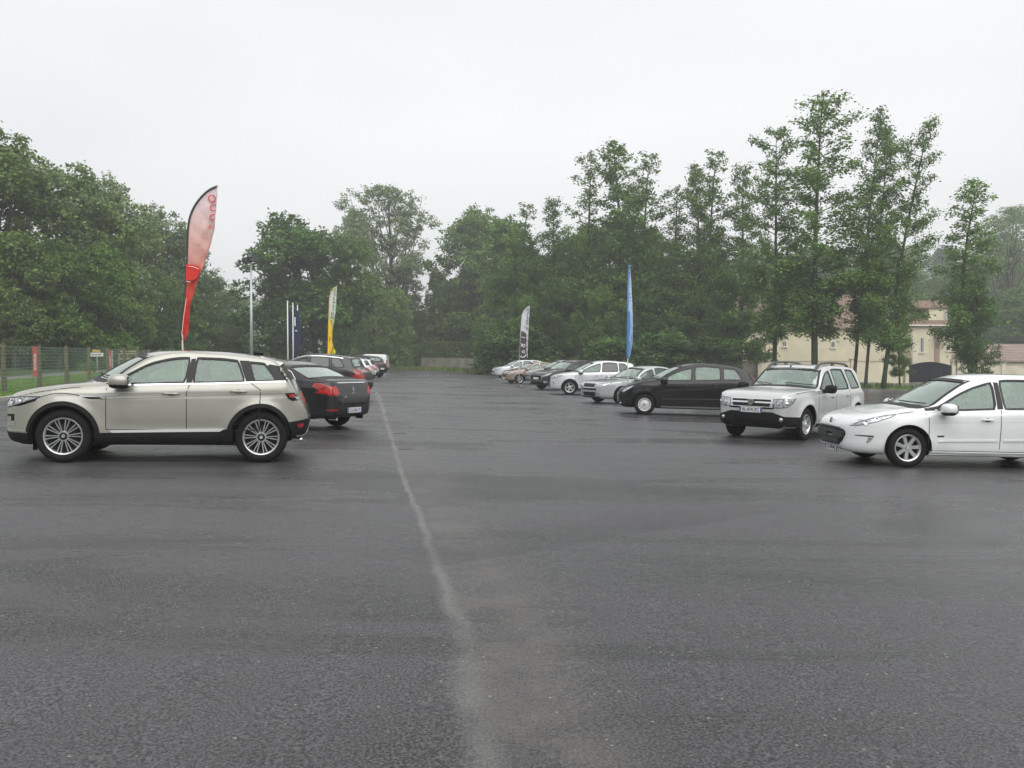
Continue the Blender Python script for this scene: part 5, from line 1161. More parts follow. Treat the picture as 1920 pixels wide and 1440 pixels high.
c.panel('bumper_cladding','side',[(3.93,.28),(4.14,.35),(4.24,.46),(4.28,.63),(3.96,.59)],BLK,.008,.03); c.panel('rear_skirt','rear',[(-.70,.40),(.70,.40),(.66,.62),(-.66,.62)],BLK,.010,.03)
c.panel('rear_diffuser','rear',[(-.5,.36),(.5,.36),(.46,.46),(-.46,.46)],pbr('diffuser_silver',(.4,.4,.4),.35,.6),.016,.03)
c.lamp([(.045,.80),(.10,.755),(.30,.815),(.52,.895),(.56,.915),(.30,.905),(.09,.885)], circles=((.17,.835,.035),(.30,.865,.028)))
c.panel('headlight_shade','side',[(.19,.775),(.34,.82),(.52,.885),(.50,.855),(.30,.79)],GBLK,.006,.01)
c.lamp([(3.90,1.01),(4.20,1.02),(4.24,.93),(4.02,.905),(3.95,.94)], inner=GBLK, name='tail_light')
c.panel('tail_lens','side',[(3.93,1.0),(4.07,1.003),(4.05,.95),(3.98,.95)],REDL,.008,.012); c.panel('reverse_lens','side',[(4.09,.99),(4.19,1.0),(4.22,.94),(4.12,.93),(4.14,.96)],LAMPIN,.008,.012)
c.panel('rear_reflector','side',[(4.10,.56),(4.20,.57),(4.19,.51),(4.12,.50)],REDL,.012,.016)
c.panel('air_intake','side',[(.065,.66),(.20,.665),(.195,.575),(.14,.57),(.15,.63),(.07,.625)],GBLK,.003,.01); c.panel('fog_lamp','side',[(.09,.54),(.22,.545),(.23,.505),(.10,.50)],LAMPIN,.006,.012)
c.strip('bumper_strip','side',[(.035,.43),(.40,.42)],.016,CHR,.014,.02)
c.panel('grille','front',[(-.55,.86),(.55,.86),(.50,.78),(-.50,.78)],GBLK,.004,.02); c.panel('lower_grille','front',[(-.42,.66),(.42,.66),(.38,.50),(-.38,.50)],GBLK,.004,.02)
c.plate(.60,True,'')
c.panel('wing_vent','side',[(1.06,.925),(1.10,.945),(1.48,.975),(1.62,.965),(1.55,.935),(1.30,.925)],pbr('vent_silver',(.55,.56,.55),.3,.6),.008,.012); c.panel('vent_slot','side',[(1.10,.922),(1.32,.925),(1.37,.905),(1.18,.903)],GBLK,.008,.012)
c.strip('wing_line','side',[(.50,.885),(.62,.93),(.75,.965),(.88,.97),(1.0,.955),(1.12,.925),(1.2,.90),(1.42,.895)],.010,SEAM,.0015,.004)
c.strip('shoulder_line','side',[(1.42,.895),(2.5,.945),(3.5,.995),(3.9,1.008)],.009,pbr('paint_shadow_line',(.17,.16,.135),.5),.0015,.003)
c.strip('wing_gap','side',[(3.50,.95),(3.49,.80),(3.42,.66)],.010,SEAM,.0012,.004)
c.handle(2.28,.985,P_BEIGE,.24); c.handle(3.20,1.03,P_BEIGE,.24)
sp_ = MB(); zs_ = 0
sp_.add([(3.46-c.x0,y*.60,c.top(3.46)+.004) for y in (-1,1)]+[(3.83-c.x0,y*.58,1.468) for y in (-1,1)]+[(3.56-c.x0,y*.62,c.top(3.56)-.075) for y in (-1,1)]+[(3.81-c.x0,y*.58,1.434) for y in (-1,1)], [(0,2,3,1),(4,5,7,6),(0,4,6,2),(1,3,7,5),(2,6,7,3),(0,1,5,4)])
sp_.obj('roof_spoiler', P_BEIGE, c.root)
spb = MB()
for y in (-1,1): spb.add([(3.50-c.x0,y*.60,c.top(3.50)-.02),(3.82-c.x0,y*.575,1.455),(3.70-c.x0,y*.665,1.37),(3.60-c.x0,y*.66,1.44),(3.50-c.x0,y*.55,c.top(3.50)-.02),(3.82-c.x0,y*.53,1.45),(3.70-c.x0,y*.60,1.37),(3.60-c.x0,y*.6,1.44)],[(0,1,2,3),(7,6,5,4),(0,4,5,1),(1,5,6,2),(2,6,7,3),(3,7,4,0)])
spb.obj('spoiler_cheek', P_BEIGE, c.root)
MB().box((3.40-c.x0,0,c.top(3.40)+.02),(.16,.035,.045),bev=.015).obj('roof_antenna', GBLK, c.root)
MB().tube([(3.95-c.x0,-.55,.31),(4.09-c.x0,-.55,.315)],.035,12).obj('exhaust_tip', CHR, c.root); MB().box((.40-c.x0,-.55,.20),(.05,.05,.12)).obj('tow_eye', BLK, c.root)

c.panel('rear_window','rear',[(-.56,1.19),(.56,1.19),(.50,1.42),(-.50,1.42)],GBLK,.004,.02)
# 2 dark saloon seen from behind
c = Car(SP['saloon'], 'dark grey saloon turned away with long red tail lights and plate CS-226-CY', at(637,797.5), math.radians(-24), P_GRAPH, GL_)
basics(c, ((1.42,1.42),(2.58,2.6),(3.5,3.4)), .30, mir=(1.62,.98))
c.strip('chrome_window_trim','side',[tuple((p[0]+c.x0,p[1]+.012)) for p in c.side_w[2][10:]]+[(3.90,1.045)],.018,CHR,.007,.012)
c.strip('chrome_window_trim','side',[(x,c.sec(x)[4]-.035) for x in np.linspace(2.0,3.55,14)]+[(3.72,c.sec(3.72)[4]-.05),(3.88,1.075),(3.90,1.045)]+[(x,c.belt(x)+.012) for x in (3.8,3.2,2.6)],.018,CHR,.007,.012)
TL_ = [(4.33,.93),(4.36,.985),(4.50,.99),(4.66,.93),(4.742,.86),(4.735,.77),(4.66,.79),(4.52,.84)]
c.lamp(TL_, inner=REDL, name='tail_light', rim=REDB)
for k in range(3): c.panel('lamp_claw','side',[(4.55+.055*k,.89-.012*k),(4.575+.055*k,.89-.012*k),(4.625+.04*k,.82-.012*k),(4.60+.04*k,.815-.012*k)],REDB,.008,.012)
for sg in (-1,1):
    c.panel('tail_light','rear',[(sg*.60,.95),(sg*.79,.93),(sg*.86,.80),(sg*.72,.745),(sg*.54,.755),(sg*.52,.80)],REDL,.005,.015)
    for k in range(3): c.panel('lamp_claw','rear',[(sg*(.57+.07*k),.91),(sg*(.595+.07*k),.912),(sg*(.62+.06*k),.785),(sg*(.59+.06*k),.78)],REDB,.009,.014)
c.panel('boot_trim','rear',[(-.50,1.015),(.50,1.015),(.50,.998),(-.50,.998)],CHR,.012,.02)
c.strip('boot_gap','rear',[(-.62,.98),(-.56,.75),(-.50,.66),(.50,.66),(.56,.75),(.62,.98)],.012,SEAM,.0012,.004)
c.panel('boot_step','rear',[(-.50,.735),(.50,.735),(.48,.70),(-.48,.70)],P_GRAPH,.014,.03)
lb = lion(c, 0, .865, .115, False, CHR); h_, n_ = c.hit(0,.79,'rear',0)
text_mesh('model_lettering','PEUGEOT',.034,CHR,c.root,Matrix(((0,0,1,h_.x+.004),(1,0,0,0),(0,1,0,.785),(0,0,0,1))),.003)
text_mesh('model_lettering','508',.06,CHR,c.root,Matrix(((0,0,1,c.hit(-.36,.69,'rear',0)[0].x+.016),(1,0,0,-.36),(0,1,0,.715),(0,0,0,1))),.003)
c.plate(.43,False,'CS-226-CY')
for y in (-.66,.66): c.panel('rear_reflector','rear',[(y-.10,.46),(y+.10,.46),(y+.09,.43),(y-.09,.43)],REDL,.006,.012)
for y in (-.50,.50): MB().tube([(4.50-c.x0,y,.25),(4.69-c.x0,y,.25)],.035,12).obj('exhaust_tip', CHR, c.root)
c.panel('rear_skirt','rear',[(-.62,.34),(.62,.34),(.60,.26),(-.60,.26)],BLK,.008,.03)
c.handle(3.25,.86,P_GRAPH); c.handle(2.33,.83,P_GRAPH); c.plate(.38,True,'')
c.lamp([(.06,.66),(.12,.62),(.48,.72),(.70,.81),(.40,.79),(.10,.73)]); c.panel('grille','front',[(-.35,.62),(.35,.62),(.30,.45),(-.30,.45)],GBLK,.004,.02)

# generic front and rear furniture for the others
def front_kit(c, grille=None, low=None, lamp=None, circ=(), badge=None, plate=None, fogs=None):
    if grille: c.panel('grille','front',grille,GBLK,.003,.02)
    if low: c.panel('lower_grille','front',low,BLK,.003,.02)
    if lamp: c.lamp(lamp, circles=circ)
    if plate: c.plate(plate[0], True, plate[1])
    if fogs:
        for y in (-1,1):
            h_, n_ = c.hit(y*fogs[0], fogs[1], 'front', 0); MB().ball(h_+n_*.0,(.03,fogs[2],fogs[2]),12,8).obj('fog_lamp', LAMPIN, c.root, True)
def rear_kit(c, lamp, plate=None, txt='', rear=None, skirt=True):
    c.lamp(lamp, inner=REDL, name='tail_light', rim=REDB)
    if rear:
        for sg in (-1,1): c.panel('tail_light','rear',[(sg*y,z) for y,z in rear],REDL,.005,.015)
    if plate: c.plate(plate, False, txt)
    if skirt:
        z = c.bot(c.L-.1)+.02; c.panel('rear_skirt','rear',[(-c.hw*.75,z),(c.hw*.75,z),(c.hw*.72,z+.22),(-c.hw*.72,z+.22)],BLK,.008,.03)
    c.strip('tailgate_gap','rear',[(-c.hw*.62,.62),(c.hw*.62,.62)],.012,SEAM,.0012,.004)
XL = dict(crossover=[(3.98,1.10),(4.16,1.12),(4.31,.98),(4.35,.80),(4.26,.76),(4.12,.90)], hatch=[(3.90,.95),(4.12,.98),(4.25,.82),(4.262,.70),(4.10,.74)], small_hatch=[(3.62,.98),(3.80,.99),(3.92,.84),(3.945,.70),(3.80,.74)], van=[(4.22,1.25),(4.31,1.25),(4.37,.92),(4.35,.78),(4.27,.82)])
# 3 dark crossover behind the saloon
def rear_ref(k, side=-1):
    d = dict(SP[k]); d['ref'] = ('r', side); return d
c = Car(rear_ref('crossover'), 'dark grey crossover with chrome window arc, third car of the left row', at(637,752), math.radians(-5), P_DGREY, GL_)
basics(c, ((1.18,1.18),(2.37,2.39),(3.3,3.2)), .34, mir=(1.4,1.06), kinds=[GLS,GLD,GLD])
c.strip('chrome_window_trim','side',[(x,c.sec(x)[4]-.03) for x in np.linspace(1.5,3.6,20)],.022,CHR,.007,.012)
c.handle(2.18,.96,P_DGREY); c.handle(3.02,1.0,P_DGREY); rear_kit(c, XL['crossover'], .62, '', [(.62,1.05),(.75,1.06),(.88,.90),(.86,.78),(.70,.80)]); c.arch_trim(.03,P_DGREY,.004)
c.panel('sill_cladding','side',[(1.33,.23),(3.13,.24),(3.10,.33),(1.33,.33)],BLK,.008,.03); front_kit(c, lamp=[(.06,.72),(.14,.68),(.5,.82),(.75,.90),(.40,.87),(.10,.80)])
c.panel('rear_window_cover','rear',[(-.2,1.14),(.2,1.14),(.2,1.12),(-.2,1.12)],P_DGREY,.01,.03)
# 4-7 further cars of the left row
c = Car(rear_ref('hatch'), 'white hatchback with a red trim line at its roof edge, directly behind the dark crossover', at(671,722), math.radians(0), P_WHITE, GL_, low=True)
basics(c, ((1.2,1.2),(2.42,2.44)), .28, mir=(1.32,.92)); rear_kit(c, XL['hatch'], .72, ''); 
c = Car(rear_ref('small_hatch'), 'small white hatchback with roof spoiler, fifth car of the left row', at(686,715), math.radians(0), P_WHITE, GL_, low=True)
basics(c, ((1.1,1.1),(2.22,2.24)), .28, mir=(1.28,.94)); rear_kit(c, XL['small_hatch'], .72, ''); MB().box((3.68-c.x0,0,1.40),(.28,1.05,.045),bev=.015).obj('roof_spoiler', P_WHITE, c.root)
c = Car(rear_ref('crossover'), 'dark hatchback in front of the white van, far down the left row', at(686,707.5), math.radians(-28), P_GRAPH, GL_, low=True)
basics(c, ((1.18,1.18),(2.37,2.39)), .34, mir=(1.4,1.06)); rear_kit(c, XL['crossover'], .66, '', [(.55,1.05),(.75,1.06),(.88,.90),(.86,.82),(.62,.88)]); lion(c,0,.95,.13,False,CHR)
c = Car(rear_ref('van'), 'white panel van at the far end of the left row', at(711,699), math.radians(-1), P_WHITE, GL_, 'parked_van', 'van', low=True)
basics(c, ((1.2,1.2),(2.2,2.2)), .34, mir=(1.45,1.12)); rear_kit(c, XL['van'], .5, ''); c.strip('door_gap','rear',[(0,.45),(0,1.7)],.014,SEAM,.0012,.004)

# 8 white hatchback, nearest on the right
c = Car(SP['hatch'], 'white hatchback with seven spoke alloys, nearest car on the right, cut by the edge', at(1702,877.5), math.radians(1.5), P_WHITE, GR)
c.panel('pillar_trim','side',[(2.375,.96),(2.47,.965),(2.47,1.385),(2.395,1.39)],GBLK,.002,.010)
basics(c, ((1.26,1.18),(2.42,2.43),(3.3,3.25)), .28, mir=(1.50,.925))
c.lamp([(.10,.635),(.22,.655),(.42,.715),(.66,.80),(.74,.845),(.60,.825),(.40,.775),(.22,.715)], circles=((.30,.70,.036),(.45,.755,.032)), rim=pbr('clear_rim',(.16,.16,.17),.4))
c.panel('grille','front',[(-.52,.575),(-.30,.595),(0,.60),(.30,.595),(.52,.575),(.57,.50),(.50,.38),(.38,.305),(-.38,.305),(-.50,.38),(-.57,.50)],GBLK,.003,.02)
c.panel('bumper_bar','front',[(-.56,.555),(-.3,.545),(.3,.545),(.56,.555),(.53,.45),(.42,.425),(-.42,.425),(-.53,.45)],pbr('bumper_rubber',(.035,.036,.037),.45),.030,.04)
gm = MB()
for k in range(3): c.strip('grille_bar','front',[(-.36+.02*k,.405-.028*k),(.36-.02*k,.405-.028*k)],.007,pbr('grille_silver',(.25,.26,.27),.3,.6),.010,.012)
for k in range(-7,8): c.strip('grille_bar','front',[(k*.048,.415),(k*.048,.34)],.006,pbr('grille_silver',(.25,.26,.27),.3,.6),.009,.012)
c.strip('chrome_line','front',[(-.46,.597),(0,.612),(.46,.597)],.010,CHR,.008,.012)
lion(c, 0, .675, .13, True, pbr('badge_steel',(.25,.25,.26),.3,.8)); c.plate(.245,True,'CS-505-KJ')
c.panel('fog_recess','side',[(.155,.50),(.40,.50),(.41,.49),(.38,.425),(.33,.385),(.31,.40),(.345,.44),(.35,.478),(.16,.488)],BLK,.003,.012)
c.panel('fog_lamp','side',[(.34,.475),(.395,.48),(.37,.41),(.33,.38),(.31,.395)],LAMPIN,.007,.012)
c.panel('side_moulding','side',[(1.42,.425),(2.38,.45),(2.385,.475),(1.50,.455),(1.43,.44)],P_WHITE,.014,.02); c.panel('side_moulding','side',[(2.47,.452),(3.25,.47),(3.24,.495),(2.475,.477)],P_WHITE,.014,.02)
c.panel('trim_badge','side',[(1.40,.505),(1.51,.508),(1.51,.53),(1.40,.527)],GBLK,.005,.01)
c.handle(2.20,.79,P_WHITE,.20); c.handle(3.05,.83,P_WHITE,.20)
c.strip('bonnet_line','side',[(.20,.735),(.30,.745),(.38,.735)],.006,SEAM,.0015,.003)
c.strip('body_line','side',[(1.3,.725),(2.4,.755),(3.9,.80)],.007,pbr('white_line_shade',(.50,.51,.52),.5),.001,.003)
c.panel('sill_skirt','side',[(1.30,.185),(3.25,.185),(3.25,.27),(1.30,.27)],P_WHITE,.014,.03)
rear_kit(c, XL['hatch'], .72, '')

# 9 silver off-roader turned towards the camera
c = Car(SP['duster'], 'silver off road SUV with roof rails, angled to the camera, plate BL-874-ZC', at(1512,826), math.radians(48), P_SILV, GR)
basics(c, ((1.36,1.38),(2.29,2.27),(3.1,3.05)), .40, mir=(1.62,1.07), mirmat=BLK)
c.arch_trim(.02,P_SILV,.006)
c.panel('grille','front',[(-.44,.865),(.44,.865),(.46,.74),(.42,.695),(-.42,.695),(-.46,.74)],GBLK,.004,.02)
c.strip('grille_frame','front',[(-.44,.868),(.44,.868),(.47,.80),(.42,.69),(-.42,.69),(-.47,.80)],.018,CHR,.012,.02,closed=True)
c.panel('grille_bar','front',[(-.46,.815),(.46,.815),(.47,.782),(-.47,.782)],CHR,.016,.02)
h_, n_ = c.hit(0,.80,'front',0); sb = [(-.075,.055),(0,.065),(.075,.055),(.068,-.01),(.035,-.055),(0,-.07),(-.035,-.055),(-.068,-.01)]
bd = MB(); bd.add([h_+Vector((dx,p[0],p[1])) for dx in (-.05,0) for p in sb], [tuple(range(8)),tuple(range(15,7,-1))]+[(i,(i+1)%8,(i+1)%8+8,i+8) for i in range(8)]); bo = bd.obj('badge', CHR, c.root)
bi = MB(); bi.add([h_+Vector((dx,p[0]*.55,p[1]*.55+.0)) for dx in (-.054,-.04) for p in sb], [tuple(range(8)),tuple(range(15,7,-1))]+[(i,(i+1)%8,(i+1)%8+8,i+8) for i in range(8)]); bi.obj('badge_centre', pbr('badge_grey',(.2,.2,.2),.3,.6), bo)
for sg in (-1,1):
    Pl = [(sg*y,z) for y,z in ((.49,.865),(.70,.885),(.845,.885),(.835,.80),(.77,.715),(.62,.685),(.49,.70))]
    hl_ = c.panel('headlight','front',Pl,LAMPIN,.004,.015)[0]; c.strip('lamp_surround','front',Pl,.012,pbr('grey_bezel',(.12,.12,.12),.4),.008,.014,closed=True,parent=hl_)
    for (y,z,r) in ((.59,.775,.062),(.735,.785,.055)):
        q_, n_ = c.hit(sg*y,z,'front',0); lm = MB().lathe([(.030,.0001),(.018,r*.5),(.004,r*.85),(-.006,r)],20,axis='z'); qq = Vector((0,0,1)).rotation_difference(Vector((-1,0,0))).to_matrix()
        o_ = MB(); o_.v = [qq@v+q_ + Vector((.02,0,0)) for v in lm.v]; o_.f = lm.f; o_.obj('lamp_bowl', CHR, hl_, True)
c.panel('headlight_side','side',[(.05,.885),(.30,.91),(.34,.90),(.22,.80),(.06,.73)],LAMPIN,.004,.012)
c.panel('front_bumper_cladding','front',[(-.78,.50),(-.62,.555),(-.48,.60),(.48,.60),(.62,.555),(.78,.50),(.78,.36),(.62,.28),(-.62,.28),(-.78,.36)],BLK,.012,.03)
c.panel('bumper_cladding','side',[(.02,.52),(.45,.505),(.44,.30),(.12,.31),(.03,.40)],BLK,.010,.03)
c.panel('lower_grille','front',[(-.42,.44),(.42,.44),(.38,.35),(-.38,.35)],GBLK,.016,.02)
for y in (-.66,.66):
    h_, n_ = c.hit(y,.455,'front',0); MB().ball(h_,(.035,.045,.045),12,8).obj('fog_lamp', LAMPIN, c.root, True)
c.plate(.635,True,'BL-874-ZC')
for y in (-.565,.565):
    zt_ = lambda x: c.hit(x-c.x0, y, 'top', 0)[0].z
    pts = [(1.86-c.x0,y,zt_(1.86)-.01),(1.95-c.x0,y,zt_(1.95)+.04),(2.15-c.x0,y,zt_(2.15)+.062),(2.8-c.x0,y,zt_(2.8)+.066),(3.45-c.x0,y,zt_(3.45)+.062),(3.62-c.x0,y,zt_(3.62)+.04),(3.72-c.x0,y,zt_(3.72)-.01)]
    rl = MB().tube([Vector(p) for p in pts],[.034,.032,.026,.024,.026,.032,.034],10); rl.box((2.8-c.x0,y,zt_(2.8)+.03),(.12,.035,.06)).obj('roof_rail', pbr('rail_grey',(.06,.06,.065),.45), c.root, True, 50)
c.handle(2.10,.92,P_SILV); c.handle(2.92,.94,P_SILV)
MB().box((0,0,0),(.006,.22,.30)).obj('paper_sheet', PAPER, c.root, loc=(1.42-c.x0,.02,1.17)).rotation_euler = (0,math.radians(48),0)
MB().tube([(1.84-c.x0,0,c.top(1.84)),(1.88-c.x0,0,c.top(1.84)+.045)],[.02,.008],8).obj('antenna_foot', BLK, c.root)
c.panel('sill_step','side',[(1.25,.27),(3.10,.27),(3.1,.34),(1.25,.34)],BLK,.010,.03); MB().tube([(1.35-c.x0,-.95,.32),(3.05-c.x0,-.95,.32)],.022,10).obj('side_step', CHR, c.root)
rear_kit(c, [(4.08,1.15),(4.18,1.12),(4.26,.95),(4.25,.80),(4.14,.82)], .7, '')

# 10 black compact people carrier, side on
c = Car(SP['mpv'], 'black compact people carrier with silver wheel covers, third car of the right row', at(1208,778), math.radians(-7), P_BLACK, GR)
basics(c, ((1.22,1.1),(2.22,2.24),(3.05,3.06)), .29, mir=(1.36,1.03))
c.lamp([(.10,.69),(.17,.66),(.35,.78),(.50,.88),(.40,.875),(.18,.79)], circles=((.22,.745,.03),))
c.handle(2.02,.92,P_BLACK); c.handle(2.90,.95,P_BLACK)
c.strip('sill_strip','side',[(1.28,.265),(3.12,.265)],.035,pbr('sill_grey',(.30,.31,.31),.4,.4),.008,.02)
c.strip('body_line','side',[(.95,.93),(1.4,.78),(2.3,.80),(3.7,.98)],.012,pbr('black_line_shine',(.05,.05,.052),.3),.003,.006); c.strip('rub_strip','side',[(1.3,.50),(3.1,.53)],.020,pbr('black_line_shine',(.05,.05,.052),.3),.008,.012)
front_kit(c, [(-.34,.62),(.34,.62),(.28,.50),(-.28,.50)], [(-.4,.36),(.4,.36),(.36,.27),(-.36,.27)], plate=(.42,''), fogs=(.60,.33,.035)); rear_kit(c, [(4.0,1.20),(4.12,1.15),(4.23,.95),(4.24,.80),(4.12,.84)], .75, '')
# 11 grey saloon
c = Car(SP['liftback'], 'steel grey saloon with chrome framed black grille beside the blue feather flag', at(1166,757.5), math.radians(28), P_GREY, GR)
basics(c, ((1.38,1.4),(2.48,2.5),(3.28,3.2)), .29, mir=(1.55,.93), mirmat=P_GREY)
c.panel('grille','front',[(-.40,.735),(.40,.735),(.34,.60),(-.34,.60)],GBLK,.006,.02); c.strip('grille_frame','front',[(-.42,.745),(0,.765),(.42,.745),(.36,.59),(-.36,.59)],.026,CHR,.014,.02,closed=True)
for sg in (-1,1):
    Pl = [(sg*y,z) for y,z in ((.46,.715),(.62,.745),(.76,.77),(.78,.70),(.70,.635),(.50,.60),(.41,.60))]; hl_ = c.panel('headlight','front',Pl,LAMPIN,.005,.015)[0]
    for (y,z,r) in ((.53,.66,.045),(.65,.685,.045)):
        q_, n_ = c.hit(sg*y,z,'front',0); MB().ball(q_,(.02,r,r),12,8).obj('lamp_bowl', CHR, hl_, True)
    c.panel('fog_lamp','front',[(sg*y,z) for y,z in ((.46,.40),(.66,.41),(.64,.33),(.46,.33))],LAMPIN,.005,.015)
c.lamp([(.10,.74),(.42,.80),(.50,.81),(.30,.70),(.12,.65)])
c.panel('lower_grille','front',[(-.42,.42),(.42,.42),(.38,.27),(-.38,.27)],BLK,.005,.02); c.strip('chrome_lip','front',[(-.66,.30),(-.42,.265),(.42,.265),(.66,.30)],.014,CHR,.012,.018)
c.plate(.51,True,'CT-762-RB'); c.handle(2.28,.82,P_GREY); c.handle(3.1,.85,P_GREY); c.panel('chin','front',[(-.62,.255),(.62,.255),(.6,.20),(-.6,.20)],BLK,.008,.02)
rear_kit(c, [(4.2,.95),(4.4,.97),(4.54,.85),(4.55,.72),(4.3,.76)], .62, '')
# 12 white crossover
c = Car(SP['crossover'], 'white crossover with dark tinted rear windows between the grey saloon and the dark crossover', at(1068,740.5), math.radians(-2), P_SILV2, GR)
basics(c, ((1.18,1.18),(2.37,2.39),(3.3,3.2)), .34, mir=(1.42,1.06), kinds=[GLS,GLD,GLD])
c.lamp([(.05,.74),(.12,.70),(.35,.80),(.62,.89),(.40,.885),(.12,.82)], circles=((.16,.775,.03),(.3,.83,.03)))
c.panel('grille','front',[(-.46,.66),(.46,.66),(.50,.55),(.40,.42),(-.40,.42),(-.50,.55)],GBLK,.004,.02); c.panel('daytime_lamp','side',[(.12,.62),(.19,.62),(.23,.45),(.17,.45)],LAMPIN,.006,.012)
c.handle(2.18,.93,P_WHITE); c.handle(3.02,.96,P_WHITE); c.panel('sill_cladding','side',[(1.33,.23),(3.13,.24),(3.10,.31),(1.33,.31)],BLK,.008,.03); c.strip('sill_strip','side',[(1.35,.50),(3.0,.52)],.03,pbr('moulding_grey',(.3,.3,.31),.4),.008,.014)
c.plate(.50,True,''); rear_kit(c, XL['crossover'], .66, '')
# 13 dark crossover facing the camera
c = Car(dict(SP['crossover'], ref=('f',1)), 'dark brown grey crossover with chrome grille frame in the right row', at(1013,729), math.radians(34), P_DGREY, GR)
basics(c, ((1.18,1.18),(2.37,2.39),(3.3,3.2)), .34, mir=(1.42,1.06), kinds=[GLS,GLD,GLD])
c.panel('grille','front',[(-.46,.735),(.46,.735),(.50,.66),(.44,.51),(-.44,.51),(-.50,.66)],GBLK,.004,.02); c.strip('grille_frame','front',[(-.47,.745),(.47,.745),(.52,.66),(.45,.50),(-.45,.50),(-.52,.66)],.028,CHR,.014,.02,closed=True)
for sg in (-1,1): c.panel('headlight','front',[(sg*y,z) for y,z in ((.52,.75),(.66,.80),(.80,.87),(.81,.80),(.70,.73),(.55,.70))],LAMPIN,.005,.015); c.panel('fog_lamp','front',[(sg*y,z) for y,z in ((.58,.46),(.76,.48),(.74,.38),(.60,.36))],LAMPIN,.005,.015)
c.lamp([(.10,.84),(.40,.93),(.62,.965),(.30,.84),(.12,.78)]); c.panel('front_skirt','front',[(-.6,.40),(.6,.40),(.56,.27),(-.56,.27)],BLK,.006,.02); lion(c,0,.82,.09,True,CHR)
pp = c.plate(.60,True,''); rear_kit(c, XL['crossover'], .66, '')
# 14 small beige brown hatchback
c = Car(SP['small_hatch'], 'small beige brown hatchback with five spoke wheels, far along the right row', at(974.5,720), math.radians(20), P_BROWN, GR)
basics(c, ((1.1,1.1),(2.22,2.24),(2.95,2.9)), .29, mir=(1.28,.94), mirmat=P_BROWN)
c.lamp([(.06,.66),(.14,.62),(.38,.73),(.56,.80),(.40,.80),(.12,.74)]); c.panel('grille','front',[(-.36,.56),(.36,.56),(.32,.42),(-.32,.42)],GBLK,.004,.02); c.strip('grille_frame','front',[(-.38,.57),(.38,.57),(.33,.41),(-.33,.41)],.02,CHR,.012,.018,closed=True); c.plate(.34,True,''); c.handle(2.0,.84,P_BROWN)
rear_kit(c, XL['small_hatch'], .72, '')
# 15 silver estate at the far end
c = Car(SP['estate'], 'silver white estate car with a long roof at the far end of the right row', at(949,709), math.radians(14), P_SILV2, GR, low=True)
basics(c, ((1.18,1.18),(2.37,2.39),(3.18,3.16)), .32, mir=(1.42,.98), kinds=[GLS,GLS,GLD]); c.lamp([(.06,.68),(.14,.64),(.4,.77),(.62,.86),(.40,.84),(.12,.77)]); c.panel('grille','front',[(-.36,.58),(.36,.58),(.32,.44),(-.32,.44)],GBLK,.004,.02); c.plate(.40,True,''); rear_kit(c, [(4.3,1.1),(4.38,1.08),(4.46,.85),(4.4,.8)], .66, '')
# 16, 17 roofs just visible behind
c = Car(SP['crossover'], 'grey car of which only the roof shows behind the dark crossover in the right row', at(1022,722), math.radians(16), P_GREY, GR, low=True)
basics(c, ((1.18,1.18),(2.37,2.39)), .34, mir=(1.42,1.06)); rear_kit(c, XL['crossover'], .66, '')
HAZE = 0.0013
# ---------------------------------------------------------------- feather flags
def grad(name, stops, lo, hi, rough=.7, trans=.25):
    """printed cloth: colour bands along the height of the banner"""
    m = bpy.data.materials.new(name); m.use_nodes = True; t = m.node_tree; b = t.nodes['Principled BSDF']; l = t.links.new
    co = t.nodes.new('ShaderNodeTexCoord'); sp = t.nodes.new('ShaderNodeSeparateXYZ'); mr = t.nodes.new('ShaderNodeMapRange'); mr.inputs[1].default_value = lo; mr.inputs[2].default_value = hi
    r = t.nodes.new('ShaderNodeValToRGB'); e = r.color_ramp.elements
    while len(e) < len(stops): e.new(.5)
    for q, (p, c) in zip(e, stops): q.position = p; q.color = (*c,1)
    l(co.outputs['Object'], sp.inputs[0]); l(sp.outputs[2], mr.inputs[0]); l(mr.outputs[0], r.inputs[0]); l(r.outputs[0], b.inputs['Base Color']); b.inputs['Roughness'].default_value = rough
    nb_ = N(t,'ShaderNodeTexNoise', i_Scale=5.0, i_Detail=4.0, i_Distortion=1.2); bb_ = N(t,'ShaderNodeBump', i_Strength=.5, i_Distance=.04); l(co.outputs['Object'], nb_.inputs['Vector']); l(nb_.outputs[0], bb_.inputs['Height']); l(bb_.outputs[0], b.inputs['Normal'])
    o = t.nodes['Material Output']; tr = t.nodes.new('ShaderNodeBsdfTranslucent'); mx = t.nodes.new('ShaderNodeMixShader'); mx.inputs[0].default_value = trans
    l(r.outputs[0], tr.inputs[0]); l(b.outputs[0], mx.inputs[1]); l(tr.outputs[0], mx.inputs[2]); l(mx.outputs[0], o.inputs[0]); return m
